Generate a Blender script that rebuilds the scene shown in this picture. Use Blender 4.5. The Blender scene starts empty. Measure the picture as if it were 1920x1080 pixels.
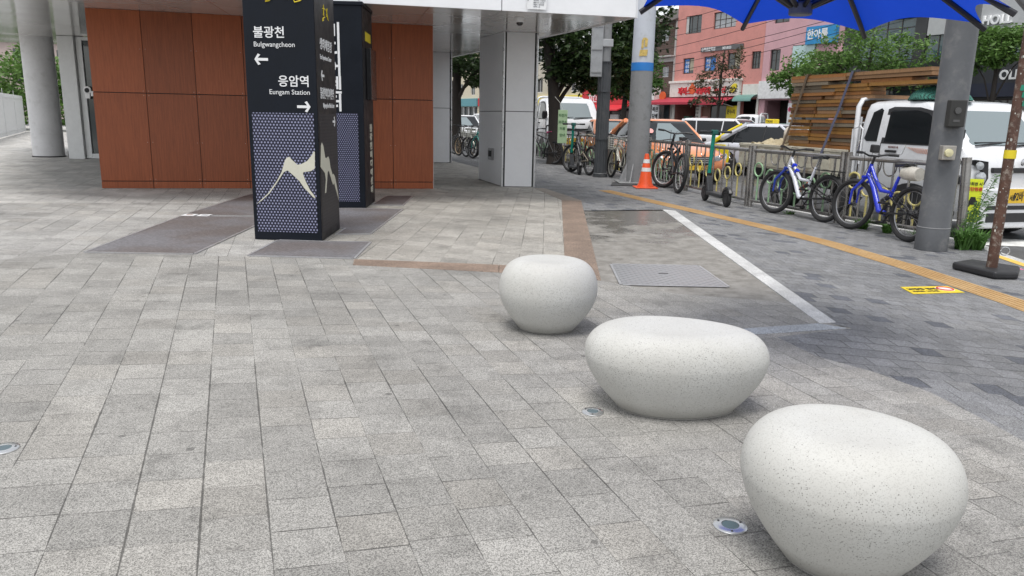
import bpy, bmesh, math, random
import numpy as np
from mathutils import Vector, Matrix
SC = bpy.context.scene
COL = SC.collection
R = math.radians
random.seed(7)

# ---------------------------------------------------------------- camera, sky, sun, exposure
cam_d = bpy.data.cameras.new('camera'); cam = bpy.data.objects.new('camera', cam_d); COL.objects.link(cam)
cam_d.sensor_fit = 'HORIZONTAL'; cam_d.sensor_width = 36; cam_d.lens = 1420 * 36 / 1920
cam_d.clip_start = .05; cam_d.clip_end = 3000
_d = Vector((-132, 6317, 1420)).normalized(); _f = Vector((0, 0, 1))
_Y = (_f - _d * _f.dot(_d)).normalized(); _Z = -_d; _X = _Y.cross(_Z)
if _X.x < 0: _X = -_X
W = Matrix((_X, _Y, _Z))
cx, cy, cz = W @ Vector((1, 0, 0)), W @ Vector((0, -1, 0)), W @ Vector((0, 0, -1))
cam.matrix_world = Matrix(((cx.x, cy.x, cz.x, 0), (cx.y, cy.y, cz.y, 0), (cx.z, cy.z, cz.z, 1.6), (0, 0, 0, 1)))
SC.camera = cam
world = bpy.data.worlds.new('World'); SC.world = world; world.use_nodes = True
wn = world.node_tree; bg = wn.nodes['Background']
sky = wn.nodes.new('ShaderNodeTexSky'); sky.sky_type = 'NISHITA'; sky.sun_disc = False
SUN_EL, SUN_ROT = R(72), R(200)
sky.sun_elevation = SUN_EL; sky.sun_rotation = SUN_ROT; sky.dust_density = 1.5; sky.air_density = 1.2; sky.ozone_density = 1
hs = wn.nodes.new('ShaderNodeHueSaturation'); hs.inputs['Saturation'].default_value = .17   # overcast: a nearly colourless sky
wn.links.new(sky.outputs[0], hs.inputs['Color']); wn.links.new(hs.outputs[0], bg.inputs['Color'])
bg.inputs['Strength'].default_value = .12
sl = bpy.data.lights.new('sun', 'SUN'); sl.energy = 1.4; sl.angle = R(24); sl.color = (1, .97, .93)
so = bpy.data.objects.new('sun', sl); COL.objects.link(so)
# sun_rotation is clockwise from +Y
_sd = Vector((math.sin(SUN_ROT) * math.cos(SUN_EL), math.cos(SUN_ROT) * math.cos(SUN_EL), math.sin(SUN_EL)))
so.rotation_euler = _sd.to_track_quat('Z', 'Y').to_euler()
SC.view_settings.view_transform = 'Standard'; SC.view_settings.look = 'None'
SC.view_settings.exposure = .9; SC.view_settings.gamma = 1
SC.cycles.max_bounces = 6; SC.cycles.transparent_max_bounces = 8
SC.cycles.use_denoising = True

# ---------------------------------------------------------------- materials
class NT:
    def __init__(s, name):
        s.m = bpy.data.materials.new(name); s.m.use_nodes = True; s.t = s.m.node_tree
        s.b = s.t.nodes['Principled BSDF']
    def n(s, typ, **kw):
        x = s.t.nodes.new('ShaderNode' + typ)
        for k, v in kw.items(): setattr(x, k, v)
        return x
    def l(s, a, b): s.t.links.new(a, b)
    def put(s, sock, v):
        if isinstance(v, bpy.types.NodeSocket): s.l(v, sock)
        else: sock.default_value = v
    def math(s, op, a, b=None, c=None, clamp=False):
        x = s.n('Math', operation=op); x.use_clamp = clamp
        s.put(x.inputs[0], a)
        if b is not None: s.put(x.inputs[1], b)
        if c is not None: s.put(x.inputs[2], c)
        return x.outputs[0]
    def mix(s, f, a, b, blend='MIX'):
        x = s.n('Mix', data_type='RGBA', blend_type=blend)
        s.put(x.inputs[0], f)
        for sk, v in ((x.inputs[6], a), (x.inputs[7], b)):
            if isinstance(v, (tuple, list)): v = tuple(v) + (1,) if len(v) == 3 else v
            s.put(sk, v)
        return x.outputs[2]
    def noise(s, scale, vec=None, detail=3, rough=.55, dim='3D'):
        x = s.n('TexNoise', noise_dimensions=dim); x.inputs['Scale'].default_value = scale
        x.inputs['Detail'].default_value = detail; x.inputs['Roughness'].default_value = rough
        if vec is not None: s.l(vec, x.inputs['Vector'])
        return x.outputs['Fac']
    def ramp(s, v, lo, hi, a=0., b=1.):
        x = s.n('MapRange'); x.interpolation_type = 'SMOOTHSTEP'
        s.put(x.inputs[0], v); s.put(x.inputs[1], lo); s.put(x.inputs[2], hi); s.put(x.inputs[3], a); s.put(x.inputs[4], b)
        return x.outputs[0]
    def pos(s): return s.n('NewGeometry').outputs['Position']
    def obj(s): return s.n('TexCoord').outputs['Object']
    def bump(s, h, strength, dist=.01):
        x = s.n('Bump'); x.inputs['Strength'].default_value = strength; x.inputs['Distance'].default_value = dist
        s.l(h, x.inputs['Height']); s.l(x.outputs[0], s.b.inputs['Normal'])
    def col(s, v): s.put(s.b.inputs['Base Color'], v if not isinstance(v, tuple) else tuple(v) + (1,) if len(v) == 3 else v)
    def set(s, **kw):
        for k, v in kw.items(): s.put(s.b.inputs[k], v)
MC = {}
def mat(name, rgb=(.5, .5, .5), rough=.55, metal=0., var=.12, scale=6., bump=0., coat=0., dirt=None, dscale=3., stretch=None, isl=0., spec=.5, trans=0.):
    """plain surface with an uneven tone: broad noise, fine noise, optional dirt patches and grain stretch"""
    if name in MC: return MC[name]
    t = NT(name); v = t.obj()
    if stretch:
        mp = t.n('Mapping'); mp.inputs['Scale'].default_value = stretch; t.l(v, mp.inputs['Vector']); v = mp.outputs[0]
    n1 = t.noise(scale, v, 4); n2 = t.noise(scale * 7, v, 3)
    f = t.math('ADD', t.math('MULTIPLY', n1, .65), t.math('MULTIPLY', n2, .35))
    f = t.ramp(f, .3, .7, 1 - var, 1 + var)
    if isl:
        f = t.math('MULTIPLY', f, t.ramp(t.n('NewGeometry').outputs['Random Per Island'], 0, 1, 1 - isl, 1 + isl))
    mul = t.n('VectorMath', operation='SCALE'); mul.inputs[0].default_value = rgb; t.l(f, mul.inputs['Scale'])
    c = mul.outputs[0]
    if dirt:
        c = t.mix(t.ramp(t.noise(dscale, t.obj(), 6, .7), .5, .72), c, dirt)
    t.put(t.b.inputs['Base Color'], c)
    t.set(Roughness=t.ramp(n1, .2, .8, max(.02, rough * .8), min(1, rough * 1.2)), Metallic=metal)
    if coat: t.set(**{'Coat Weight': coat, 'Coat Roughness': .06})
    if trans: t.set(**{'Transmission Weight': trans})
    t.set(**{'Specular IOR Level': spec})
    if bump: t.bump(n2, bump, .01)
    MC[name] = t.m; return t.m

# ---------------------------------------------------------------- mesh helpers
class MB:
    def __init__(s): s.bm = bmesh.new(); s.fm = None
    def poly(s, pts):
        vs = [s.bm.verts.new(p) for p in pts]
        try: return s.bm.faces.new(vs)
        except ValueError: return None
    def box(s, x0, x1, y0, y1, z0, z1, M=None):
        p = [Vector((x, y, z)) for z in (z0, z1) for x, y in ((x0, y0), (x1, y0), (x1, y1), (x0, y1))]
        if M is not None: p = [M @ q for q in p]
        v = [s.bm.verts.new(q) for q in p]
        for f in ((3, 2, 1, 0), (4, 5, 6, 7), (0, 1, 5, 4), (1, 2, 6, 5), (2, 3, 7, 6), (3, 0, 4, 7)): s.bm.faces.new([v[i] for i in f])
        return s
    def prism(s, pts, off):
        """closed solid: polygon pts (3D) swept by vector off"""
        off = Vector(off); a = [s.bm.verts.new(p) for p in pts]; b = [s.bm.verts.new(Vector(p) + off) for p in pts]
        n = len(a); s.bm.faces.new(list(reversed(a))); s.bm.faces.new(b)
        for i in range(n): s.bm.faces.new((a[i], a[(i + 1) % n], b[(i + 1) % n], b[i]))
        return s
    def ring(s, c, ax, r, n, r2=None, ph=0):
        ax = Vector(ax).normalized(); u = ax.orthogonal().normalized()
        if abs(ax.z) > .999: u = Vector((1, 0, 0))
        w = ax.cross(u); c = Vector(c); r2 = r if r2 is None else r2
        return [s.bm.verts.new(c + u * (r * math.cos(2 * math.pi * i / n + ph)) + w * (r2 * math.sin(2 * math.pi * i / n + ph))) for i in range(n)]
    def loft(s, rings, cap=True, closed=False):
        n = len(rings[0])
        seq = list(zip(rings, rings[1:])) + ([(rings[-1], rings[0])] if closed else [])
        for a, b in seq:
            for i in range(n):
                try: s.bm.faces.new((a[i], a[(i + 1) % n], b[(i + 1) % n], b[i]))
                except ValueError: pass
        if cap and not closed:
            s.bm.faces.new(list(reversed(rings[0]))); s.bm.faces.new(rings[-1])
        return s
    def cyl(s, p0, p1, r0, r1=None, n=16):
        ax = Vector(p1) - Vector(p0); r1 = r0 if r1 is None else r1
        return s.loft([s.ring(p0, ax, r0, n), s.ring(p1, ax, r1, n)])
    def lathe(s, prof, n=24, c=(0, 0, 0), ax=(0, 0, 1), sx=1., sy=1.):
        c = Vector(c); ax = Vector(ax).normalized()
        rings = [s.ring(c + ax * z, ax, max(r, 1e-4) * sx, n, max(r, 1e-4) * sy) for r, z in prof]
        return s.loft(rings)
    def tube(s, pts, r, n=8, closed=False):
        pts = [Vector(p) for p in pts]; N = len(pts); rings = []; u = None
        for i, p in enumerate(pts):
            a = pts[(i - 1) % N] if (closed or i) else p; b = pts[(i + 1) % N] if (closed or i < N - 1) else p
            t = (b - a).normalized()
            if u is None:
                u = t.orthogonal().normalized()
            else:
                u = (u - t * u.dot(t)); u = u.normalized() if u.length > 1e-6 else t.orthogonal().normalized()
            w = t.cross(u); rr = r[i] if isinstance(r, (list, tuple)) else r
            rings.append([s.bm.verts.new(p + (u * math.cos(2 * math.pi * k / n) + w * math.sin(2 * math.pi * k / n)) * rr) for k in range(n)])
        return s.loft(rings, not closed, closed)
    def torus(s, c, ax, R0, r, n=32, m=8):
        ax = Vector(ax).normalized(); u = ax.orthogonal().normalized(); w = ax.cross(u); c = Vector(c)
        return s.tube([c + (u * math.cos(2 * math.pi * i / n) + w * math.sin(2 * math.pi * i / n)) * R0 for i in range(n)], r, m, True)
    def build(s, name, m, parent=None, smooth=False, bevel=0., seg=2, sub=0, loc=None, angle=40):
        bmesh.ops.recalc_face_normals(s.bm, faces=s.bm.faces)
        me = bpy.data.meshes.new(name); s.bm.to_mesh(me); s.bm.free()
        return mesh_obj(name, me, m, parent, smooth, bevel, seg, sub, loc, angle)
def mesh_obj(name, me, m, parent=None, smooth=False, bevel=0., seg=2, sub=0, loc=None, angle=40):
    o = bpy.data.objects.new(name, me); COL.objects.link(o)
    if m is not None: me.materials.append(m)
    if parent is not None: o.parent = parent
    if loc is not None: o.location = loc
    if smooth or sub:
        me.shade_smooth()
        if not sub and angle: me.set_sharp_from_angle(angle=R(angle))
    if bevel:
        b = o.modifiers.new('bevel', 'BEVEL'); b.width = bevel; b.segments = seg; b.limit_method = 'ANGLE'; b.angle_limit = R(35)
    if sub:
        b = o.modifiers.new('sub', 'SUBSURF'); b.levels = sub; b.render_levels = sub
    return o
def tag(o, label=None, cat=None, group=None, kind=None):
    if label: o['label'] = label
    if cat: o['category'] = cat
    if group: o['group'] = group
    if kind: o['kind'] = kind
    return o
def thing(name, label, cat, loc=(0, 0, 0), rotz=0, group=None, scale=1):
    o = bpy.data.objects.new(name, None); COL.objects.link(o); o.empty_display_size = .2
    o.location = loc; o.rotation_euler = (0, 0, rotz); o.scale = (scale,) * 3
    return tag(o, label, cat, group)
def struct(o): return tag(o, kind='structure')
_dg = None
def text(name, s, size, m, parent, org, right, up, depth=.004, bold=0., sx=1., align='LEFT'):
    """lettering as a thin solid mesh lying in the plane (right, up) at org"""
    c = bpy.data.curves.new('lettering', 'FONT'); c.body = s; c.size = size; c.extrude = depth / 2; c.offset = bold
    c.align_x = align; c.resolution_u = 3
    t = bpy.data.objects.new('lettering', c); COL.objects.link(t); bpy.context.view_layer.update()
    me = bpy.data.meshes.new_from_object(t.evaluated_get(bpy.context.evaluated_depsgraph_get()))
    bpy.data.objects.remove(t); bpy.data.curves.remove(c)
    r = Vector(right).normalized(); u = Vector(up).normalized(); n = r.cross(u); o = Vector(org)
    M = Matrix(((r.x * sx, u.x, n.x, o.x), (r.y * sx, u.y, n.y, o.y), (r.z * sx, u.z, n.z, o.z), (0, 0, 0, 1)))
    me.transform(M); me.name = name; me.materials.clear()
    return mesh_obj(name, me, m, parent)

# ---------------------------------------------------------------- paving
def paver(name, H, w, l, s0=0., base=(.250, .243, .228), courses=False, dark=0., dry=True, vary=.105, jw=.0048, cross=.9, tint=(.315, .29, .252)):
    t = NT(name); p = t.pos()
    one = t.n('VectorMath', operation='MULTIPLY_ADD'); t.l(p, one.inputs[0]); one.inputs[1].default_value = (1, 1, 0); one.inputs[2].default_value = (0, 0, 1)
    def dot(h):
        d = t.n('VectorMath', operation='DOT_PRODUCT'); t.l(one.outputs[0], d.inputs[0]); d.inputs[1].default_value = h; return d.outputs['Value']
    den = dot(H[2]); S = t.math('DIVIDE', dot(H[0]), den); T = t.math('DIVIDE', dot(H[1]), den)
    if courses: S, T = T, S
    u = t.math('DIVIDE', t.math('SUBTRACT', S, s0), w); i = t.math('FLOOR', u); fu = t.math('FRACT', u)
    wn1 = t.n('TexWhiteNoise', noise_dimensions='1D'); t.l(i, wn1.inputs['W'])
    if courses: off = t.math('MULTIPLY', t.math('MODULO', i, 2), .5)
    else: off = wn1.outputs['Value']
    v = t.math('ADD', t.math('DIVIDE', T, l), off); j = t.math('FLOOR', v); fv = t.math('FRACT', v)
    cmb = t.n('CombineXYZ'); t.l(i, cmb.inputs[0]); t.l(j, cmb.inputs[1])
    wn2 = t.n('TexWhiteNoise', noise_dimensions='2D'); t.l(cmb.outputs[0], wn2.inputs['Vector'])
    rnd = wn2.outputs['Value']; sep = t.n('SeparateColor'); t.l(wn2.outputs['Color'], sep.inputs[0])
    r2 = sep.outputs[1]
    wob = t.math('MULTIPLY', t.math('SUBTRACT', t.noise(9, p, 2), .5), .008)
    du = t.math('ADD', t.math('MULTIPLY', t.math('MINIMUM', fu, t.math('SUBTRACT', 1, fu)), w), wob)
    dv = t.math('ADD', t.math('MULTIPLY', t.math('MINIMUM', fv, t.math('SUBTRACT', 1, fv)), l), wob)
    wide = t.ramp(t.noise(.9, p, 1), .35, .68, .12, 1.3)
    ju = t.math('SUBTRACT', 1, t.ramp(du, t.math('MULTIPLY', wide, jw * .35), t.math('MULTIPLY', wide, jw)))
    jv = t.math('MULTIPLY', t.math('SUBTRACT', 1, t.ramp(dv, jw * .25, jw * .8)), t.ramp(r2, .15, .95, cross * .25, cross * 1.4))
    joint = t.math('MAXIMUM', ju, jv, clamp=True)
    # granite grain
    vo = t.n('TexVoronoi', feature='F1'); vo.inputs['Scale'].default_value = 260; t.l(p, vo.inputs['Vector'])
    vs = t.n('SeparateColor'); t.l(vo.outputs['Color'], vs.inputs[0])
    gr = t.math('ADD', t.math('MULTIPLY', vs.outputs[0], .55), t.math('MULTIPLY', t.noise(140, p, 2), .45))
    grain = t.ramp(gr, .22, .72, .5, 1.42)
    tone = t.ramp(rnd, 0, 1, 1 - vary, 1 + vary)
    big = t.math('MULTIPLY', t.ramp(t.noise(.7, p, 5, .6), .3, .7, .86, 1.1), t.ramp(t.noise(1.7, p, 6, .72), .48, .70, 1.04, .80))
    blot = t.ramp(t.noise(2.6, p, 4, .65), .56, .76, 1., .68)
    streak = t.ramp(t.noise(6, p, 3, .7), .35, .7, .94, 1.06)
    f = t.math('MULTIPLY', t.math('MULTIPLY', tone, big), t.math('MULTIPLY', t.math('MULTIPLY', blot, streak), grain))
    c = t.mix(t.ramp(sep.outputs[2], .55, 1., 0, .22), base, tint)
    if dark: c = t.mix(t.math('GREATER_THAN', r2, 1 - dark), c, (base[0] * .58, base[1] * .60, base[2] * .66))
    sc = t.n('VectorMath', operation='SCALE'); t.l(c, sc.inputs[0]); t.l(f, sc.inputs['Scale']); c = sc.outputs[0]
    if dry:   # paving under the canopy stayed dry and paler: the edge follows the canopy's drip line
        sx = t.n('SeparateXYZ'); t.l(p, sx.inputs[0])
        e = t.math('SUBTRACT', t.math('SUBTRACT', sx.outputs[1], t.math('MULTIPLY', sx.outputs[0], .16)), 14.35)
        e = t.math('ADD', e, t.math('MULTIPLY', t.math('SUBTRACT', t.noise(1.5, p, 3), .5), .5))
        sc = t.n('VectorMath', operation='SCALE'); t.l(c, sc.inputs[0]); t.l(t.ramp(e, -.05, .12, 1., 1.33), sc.inputs['Scale']); c = sc.outputs[0]
    # small dark spots (old gum)
    vg = t.n('TexVoronoi', feature='F1'); vg.inputs['Scale'].default_value = 2.2; t.l(p, vg.inputs['Vector'])
    c = t.mix(t.math('MULTIPLY', t.math('LESS_THAN', vg.outputs['Distance'], .045), .6), c, (.06, .058, .055))
    c = t.mix(t.math('MULTIPLY', joint, .74), c, (.035, .033, .03))
    t.col(c)
    t.set(Roughness=t.ramp(t.noise(1.3, p, 4), .35, .7, .62, .85), **{'Specular IOR Level': .35})
    h = t.math('SUBTRACT', t.math('ADD', t.math('MULTIPLY', gr, .12), t.math('MULTIPLY', rnd, .15)), joint)
    t.bump(h, .5, .006)
    return t.m
H_MAIN = ((.93854, .34573, .10931), (-.34519, .94101, -.03188), (-.04437, -.00304, 1.))
H_SIDE = ((.99996, -.00928, .11641), (.00921, 1.0026, .00192), (-.04548, -.00033, 1.))
H_UPR = ((.99919, -.04025, .11741), (.04022, 1.00188, .00306), (-.04588, .00065, 1.))
H_UPL = ((.96046, .27864, .1106), (-.27855, .9629, -.01764), (-.04341, -.0054, 1.))
M_main = paver('plaza_pavers', H_MAIN, .249, .25, -.088)
M_side = paver('sidewalk_pavers', H_SIDE, .225, .2, 0., base=(.175, .177, .182), courses=True, dark=.09, dry=False, vary=.10, tint=(.225, .22, .205), cross=1.3, jw=.0085)
M_upr = paver('upper_pavers', H_UPR, .279, .3, .12, base=(.285, .272, .248))
M_upl = paver('upper_pavers_old', H_UPL, .225, .28, -.14, base=(.295, .288, .275))
def sheet(name, pts, m, z=0.):
    b = MB(); b.poly([(x, y, z) for x, y in pts]); return struct(b.build(name, m))
L = (-60, 18); 
A = (-5.5, 7.98); B = (-4.87, 8.485); Cc = (-1.80, 8.44); D = (-1.737, 8.09); E1 = (-.144, 7.852); F1 = (.901, 7.552); 
P6 = (1.132, 7.348); P5 = (1.545, 7.035); P4 = (2.482, 6.775); P3 = (2.639, 6.029); S1 = (2.75, 5.9)
# side boundary runs towards the viewer, stepping down the courses
side_edge = [S1, (2.04, 5.6), (2.16, 5.13), (2.42, 4.8), (2.6, 4.42), (2.68, 3.92), (2.75, 3.2), (3.1, 1.5), (3.3, -6)]
sheet('plaza', [(-60, -6), (3.3, -6)] + side_edge[::-1][1:] + [P3, (2.62, 6.5), P4, P5, P6, F1, E1, D, Cc, B, A, (-9, 6.6), (-60, -3)], M_main)
edge_r = [(6.0, -6), (6.0, 7.5), (6.3, 9.9), (6.48, 10.6), (6.3, 11.5), (5.78, 12.6), (5.0, 15.), (4.5, 18.1), (4.05, 20.5), (3.35, 23.5), (2.6, 26.6), (1.9, 29.), (.6, 33), (-2., 44), (-9, 70)]
sheet('sidewalk', [(3.3, -6)] + edge_r + [(-12, 70), (-8, 45), (-3.2, 31), (-.9, 24.), (.47, 18.), (.967, 15.3), (1.30, 15.2), (1.263, 13.57), (2.679, 13.98), (2.85, 13.85), (2.62, 6.1), (2.68, 5.95)] + side_edge[:-1], M_side)
sheet('upper_plaza', [Cc, D, (-.153, 8.21), (.61, 8.0), (.61, 8.576), (.965, 15.319), (.47, 18.), (-.9, 24), (-3.2, 31), (-4.5, 31), (-2.9, 12.), (-2.6, 9.7)], M_upr)
sheet('entrance_plaza', [(-60, -3), (-9, 6.6), A, B, Cc, (-2.6, 9.7), (-2.9, 12.), (-4.5, 31), (-3.2, 31), (-8, 45), (-12, 70), (-60, 70)], M_upl)
mgr = NT('granite_border')
def granite(name, rgb, dark=.5):
    t = NT(name); p = t.pos(); vo = t.n('TexVoronoi'); vo.inputs['Scale'].default_value = 170; t.l(p, vo.inputs['Vector'])
    sp = t.n('SeparateColor'); t.l(vo.outputs['Color'], sp.inputs[0])
    f = t.math('MULTIPLY', t.ramp(sp.outputs[0], .1, .9, dark, 1.35), t.ramp(t.noise(1.6, p, 5, .65), .3, .7, .75, 1.15))
    s = t.n('VectorMath', operation='SCALE'); s.inputs[0].default_value = rgb; t.l(f, s.inputs['Scale']); t.col(s.outputs[0])
    t.set(Roughness=.6); t.bump(t.noise(120, p, 2), .25, .004); return t.m
M_brown = granite('brown_granite', (.235, .172, .132)); M_gran = granite('pale_granite', (.46, .46, .455), .8); M_gran2 = granite('blue_granite', (.33, .35, .37), .6)
def slab(name, pts, m, z0=-.05, z1=.006, bevel=.004):
    b = MB(); b.prism([(x, y, z0) for x, y in pts], (0, 0, z1 - z0)); return struct(b.build(name, m, None, bevel=bevel))
slab('border_stone', [D, (-1.79, 8.42), (-.153, 8.267), (-.144, 7.852)], M_brown)
slab('border_stone', [(-.14, 7.85), (-.149, 8.265), (.61, 8.03), (.61, 7.64)], M_brown)
slab('border_stone', [(.615, 7.638), (.60, 8.576), (.965, 15.319), (1.353, 15.194), (.905, 7.55)], M_brown)
slab('border_stone', [(.967, 15.323), (.47, 17.85), (.72, 17.8), (1.36, 15.3), (1.353, 15.198)], granite('pale_brown_granite', (.28, .24, .2)))
t = NT('wet_concrete'); p = t.pos()
n1 = t.noise(1.1, p, 6, .62); n2 = t.noise(5, p, 5, .7); sxz = t.n('SeparateXYZ'); t.l(p, sxz.inputs[0])
wet = t.ramp(t.math('ADD', n1, t.math('MULTIPLY', t.math('SUBTRACT', sxz.outputs[1], 10.6), .075)), .47, .62)
c = t.mix(t.ramp(n2, .3, .7), (.165, .155, .138), (.29, .277, .255))
c = t.mix(t.math('MULTIPLY', t.ramp(t.noise(.8, p, 6, .7), .52, .66), .8), c, (.34, .33, .31))
c = t.mix(t.math('MULTIPLY', wet, .6), c, (.06, .053, .045))
c = t.mix(t.ramp(t.noise(150, p, 2), .35, .65, 0, .4), c, (.12, .11, .1)); c = t.mix(t.ramp(t.noise(2.3, p, 6, .75), .55, .68, 0, .55), c, (.11, .10, .085)); c = t.mix(t.ramp(t.noise(3.1, p, 5, .8), .58, .70, 0, .5), c, (.42, .41, .38)); t.col(c)
t.set(Roughness=t.ramp(wet, 0, 1, .75, .24)); t.bump(n2, .3, .012)
sheet('concrete_patch', [P6, P5, P4, (2.62, 6.5), (2.80, 13.9), (1.29, 13.55), (1.353, 15.2), (.905, 7.556), F1], t.m, -.006)
slab('granite_kerb', [(2.75, 13.97), (2.955, 13.82), (2.69, 6.07), (2.535, 6.03)], M_gran)
slab('granite_kerb', [(1.62, 5.74), (2.52, 6.02), (2.70, 5.89), (1.70, 5.60)], M_gran2, z1=.005)
# tactile guiding strip
t = NT('guide_tiles'); p = t.pos(); n1 = t.noise(2.5, p, 4)
c = t.mix(t.ramp(n1, .35, .7), (.40, .245, .10), (.46, .31, .15)); c = t.mix(t.ramp(t.noise(30, p, 4), .5, .75), c, (.30, .19, .09)); t.col(c); t.set(Roughness=.7)
M_tac = t.m
tp = [(2.1, 17.6), (2.55, 16.2), (3.1, 14.5), (3.95, 11.92), (4.36, 10.31), (4.60, 8.7), (4.73, 6.94), (4.78, 4.5), (4.80, 1.)]
b = MB(); wv = .16
def offs(path, d):
    out = []
    for i, q in enumerate(path):
        a = Vector(path[max(0, i - 1)]); c2 = Vector(path[min(len(path) - 1, i + 1)]); tt = (c2 - a).normalized()
        out.append((q[0] - tt.y * d, q[1] + tt.x * d))
    return out
La, Ra = offs(tp, wv), offs(tp, -wv)
for k in range(len(tp) - 1): b.poly([(*La[k], .004), (*Ra[k], .004), (*Ra[k + 1], .004), (*La[k + 1], .004)])
for d in (-.12, -.06, 0, .06, .12):
    q = offs(tp, d); l2, r2 = offs(tp, d + .014), offs(tp, d - .014)
    for k in range(len(tp) - 1):
        b.poly([(*l2[k], .009), (*r2[k], .009), (*r2[k + 1], .009), (*l2[k + 1], .009)])
        b.poly([(*r2[k], .004), (*r2[k + 1], .004), (*r2[k + 1], .009), (*r2[k], .009)]); b.poly([(*l2[k], .004), (*l2[k + 1], .004), (*l2[k + 1], .009), (*l2[k], .009)])
struct(b.build('tactile_strip', M_tac))
# road, kerb, markings
t = NT('asphalt'); p = t.pos(); c = t.mix(t.ramp(t.noise(.5, p, 5, .6), .3, .7), (.055, .056, .06), (.10, .10, .102)); c = t.mix(t.ramp(t.noise(160, p, 2), .4, .7, 0, .4), c, (.16, .16, .16)); t.col(c)
t.set(Roughness=t.ramp(t.noise(.7, p, 4), .4, .62, .28, .75)); t.bump(t.noise(90, p, 2), .3, .008)
b = MB(); b.poly([(-400, -400, -.14), (900, -400, -.14), (900, 900, -.14), (-400, 900, -.14)]); struct(b.build('road', t.m))
b = MB(); er, el = edge_r, offs(edge_r, -.13)
for k in range(len(er) - 1):
    a, c2, d2, e2 = el[k], el[k + 1], er[k + 1], er[k]
    b.prism([(*a, -.145), (*c2, -.145), (*d2, -.145), (*e2, -.145)], (0, 0, .148))
struct(b.build('kerb', M_gran))
M_wp = mat('road_paint', (.62, .62, .60), .7, var=.2, scale=3, dirt=(.25, .25, .25), dscale=2.5); M_yp = mat('yellow_paint', (.65, .42, .08), .7, var=.2, dirt=(.3, .22, .1))
sheet('road_marking', [(7.3, 12.2), (9.8, 11.7), (9.8, 10.9), (6.9, 11.45)], M_wp, -.136)
sheet('road_marking', [(8.3, 14.6), (12, 13.4), (12, 13.1), (8.3, 14.3)], M_wp, -.136)
sheet('road_marking', [(6.9, 9.9), (10, 9.3), (10, 8.5), (6.9, 9.0)], M_wp, -.136)
sheet('kerb_line', [(6.14, 9.62), (6.26, 9.6), (6.05, 7.5), (5.93, 7.5)], M_yp, .004)
sheet('survey_mark', [(5.82, 8.78), (5.93, 8.74), (5.93, 8.62), (5.82, 8.66)], mat('pink_paint', (.75, .2, .38), .7), .005)
# ---------------------------------------------------------------- station building: canopy, walls, columns
def zs(x, y): return 3.5 - .012 * x + .0233 * (y - 18)
M_white = mat('white_cladding', (.80, .81, .83), .35, var=.03, scale=1.5)
M_gap = mat('dark_joint', (.03, .03, .032), .8)
t = NT('soffit_panels'); p = t.pos(); sx = t.n('SeparateXYZ'); t.l(p, sx.inputs[0])
def seam(t, coord, w, wd=.012):
    f = t.math('FRACT', t.math('DIVIDE', coord, w)); return t.math('LESS_THAN', f, wd / w)
a1 = t.math('SUBTRACT', t.math('MULTIPLY', sx.outputs[0], .98), t.math('MULTIPLY', sx.outputs[1], -.2)); a2 = t.math('ADD', t.math('MULTIPLY', sx.outputs[0], -.2), t.math('MULTIPLY', sx.outputs[1], .98))
sm = t.math('MAXIMUM', seam(t, a1, 1.25), seam(t, a2, 3.1))
t.col(t.mix(sm, (.72, .71, .69), (.14, .14, .14))); t.set(Roughness=t.ramp(t.noise(.35, p, 3), .3, .7, .10, .18), Metallic=.3); t.bump(t.noise(.9, p, 3), .12, .05)
M_soffit = t.m
def wood(name, rgb):
    t = NT(name); v = t.obj(); mp = t.n('Mapping'); mp.inputs['Scale'].default_value = (22, 22, 1.1); t.l(v, mp.inputs['Vector'])
    n1 = t.noise(2, mp.outputs[0], 5, .6); n2 = t.noise(9, mp.outputs[0], 3); isl = t.n('NewGeometry').outputs['Random Per Island']
    f = t.math('MULTIPLY', t.math('ADD', t.math('MULTIPLY', n1, .7), t.math('MULTIPLY', n2, .3)), 1)
    f = t.math('MULTIPLY', t.ramp(f, .3, .7, .80, 1.18), t.ramp(isl, 0, 1, .85, 1.12))
    s = t.n('VectorMath', operation='SCALE'); s.inputs[0].default_value = rgb; t.l(f, s.inputs['Scale']); t.col(s.outputs[0])
    t.set(Roughness=.42, **{'Specular IOR Level': .4}); return t.m
M_wood = wood('wood_laminate', (.30, .080, .028))
bld = thing('station_building', 'station entrance building with red wood clad wall under a broad white canopy', 'building', (0, 17, 0))
def at(o, *pts):
    l = Vector(o.location); return [tuple(Vector(p) - l) for p in pts]
# canopy
cp = [(2.08, 14.17), (-2.59, 13.38), (-8.6, 12.36), (-11.2, 15.2), (-20.6, 30.2), (-2.47, 30.16), (-1.23, 26.35), (.56, 19.71)]
b = MB(); b.poly(at(bld, *[(x, y, zs(x, y)) for x, y in cp])); b.build('soffit', M_soffit, bld)
b = MB()
ci = [((x * .995 - .02), y + (.03 if y < 16 else -.02), zs(x, y) + .004) for x, y in cp]
b.prism(at(bld, *ci), (0, 0, 1.1)); canopy = b.build('canopy', M_white, bld)
b = MB(); fr, fl = Vector((2.08, 14.17, 0)), Vector((-2.59, 13.38, 0)); dr = (fl - fr).normalized()
k = 0; x = 0
while x < 9:
    a = fr + dr * (x + .006); e = fr + dr * (x + 2.39); nrm = Vector((dr.y, -dr.x, 0)); nrm = nrm if nrm.y < 0 else -nrm
    za, ze = zs(a.x, a.y) - .012, zs(e.x, e.y) - .012
    b.prism(at(bld, a + Vector((0, 0, za)), e + Vector((0, 0, ze)), e + Vector((0, 0, ze + 1.2)), a + Vector((0, 0, za + 1.2))), nrm * .05); x += 2.4
x = 0; q0 = Vector((2.08, 14.17, 0)); q1 = Vector((-2.47, 30.16, 0)); d2 = (q1 - q0).normalized(); LL = (q1 - q0).length
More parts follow.
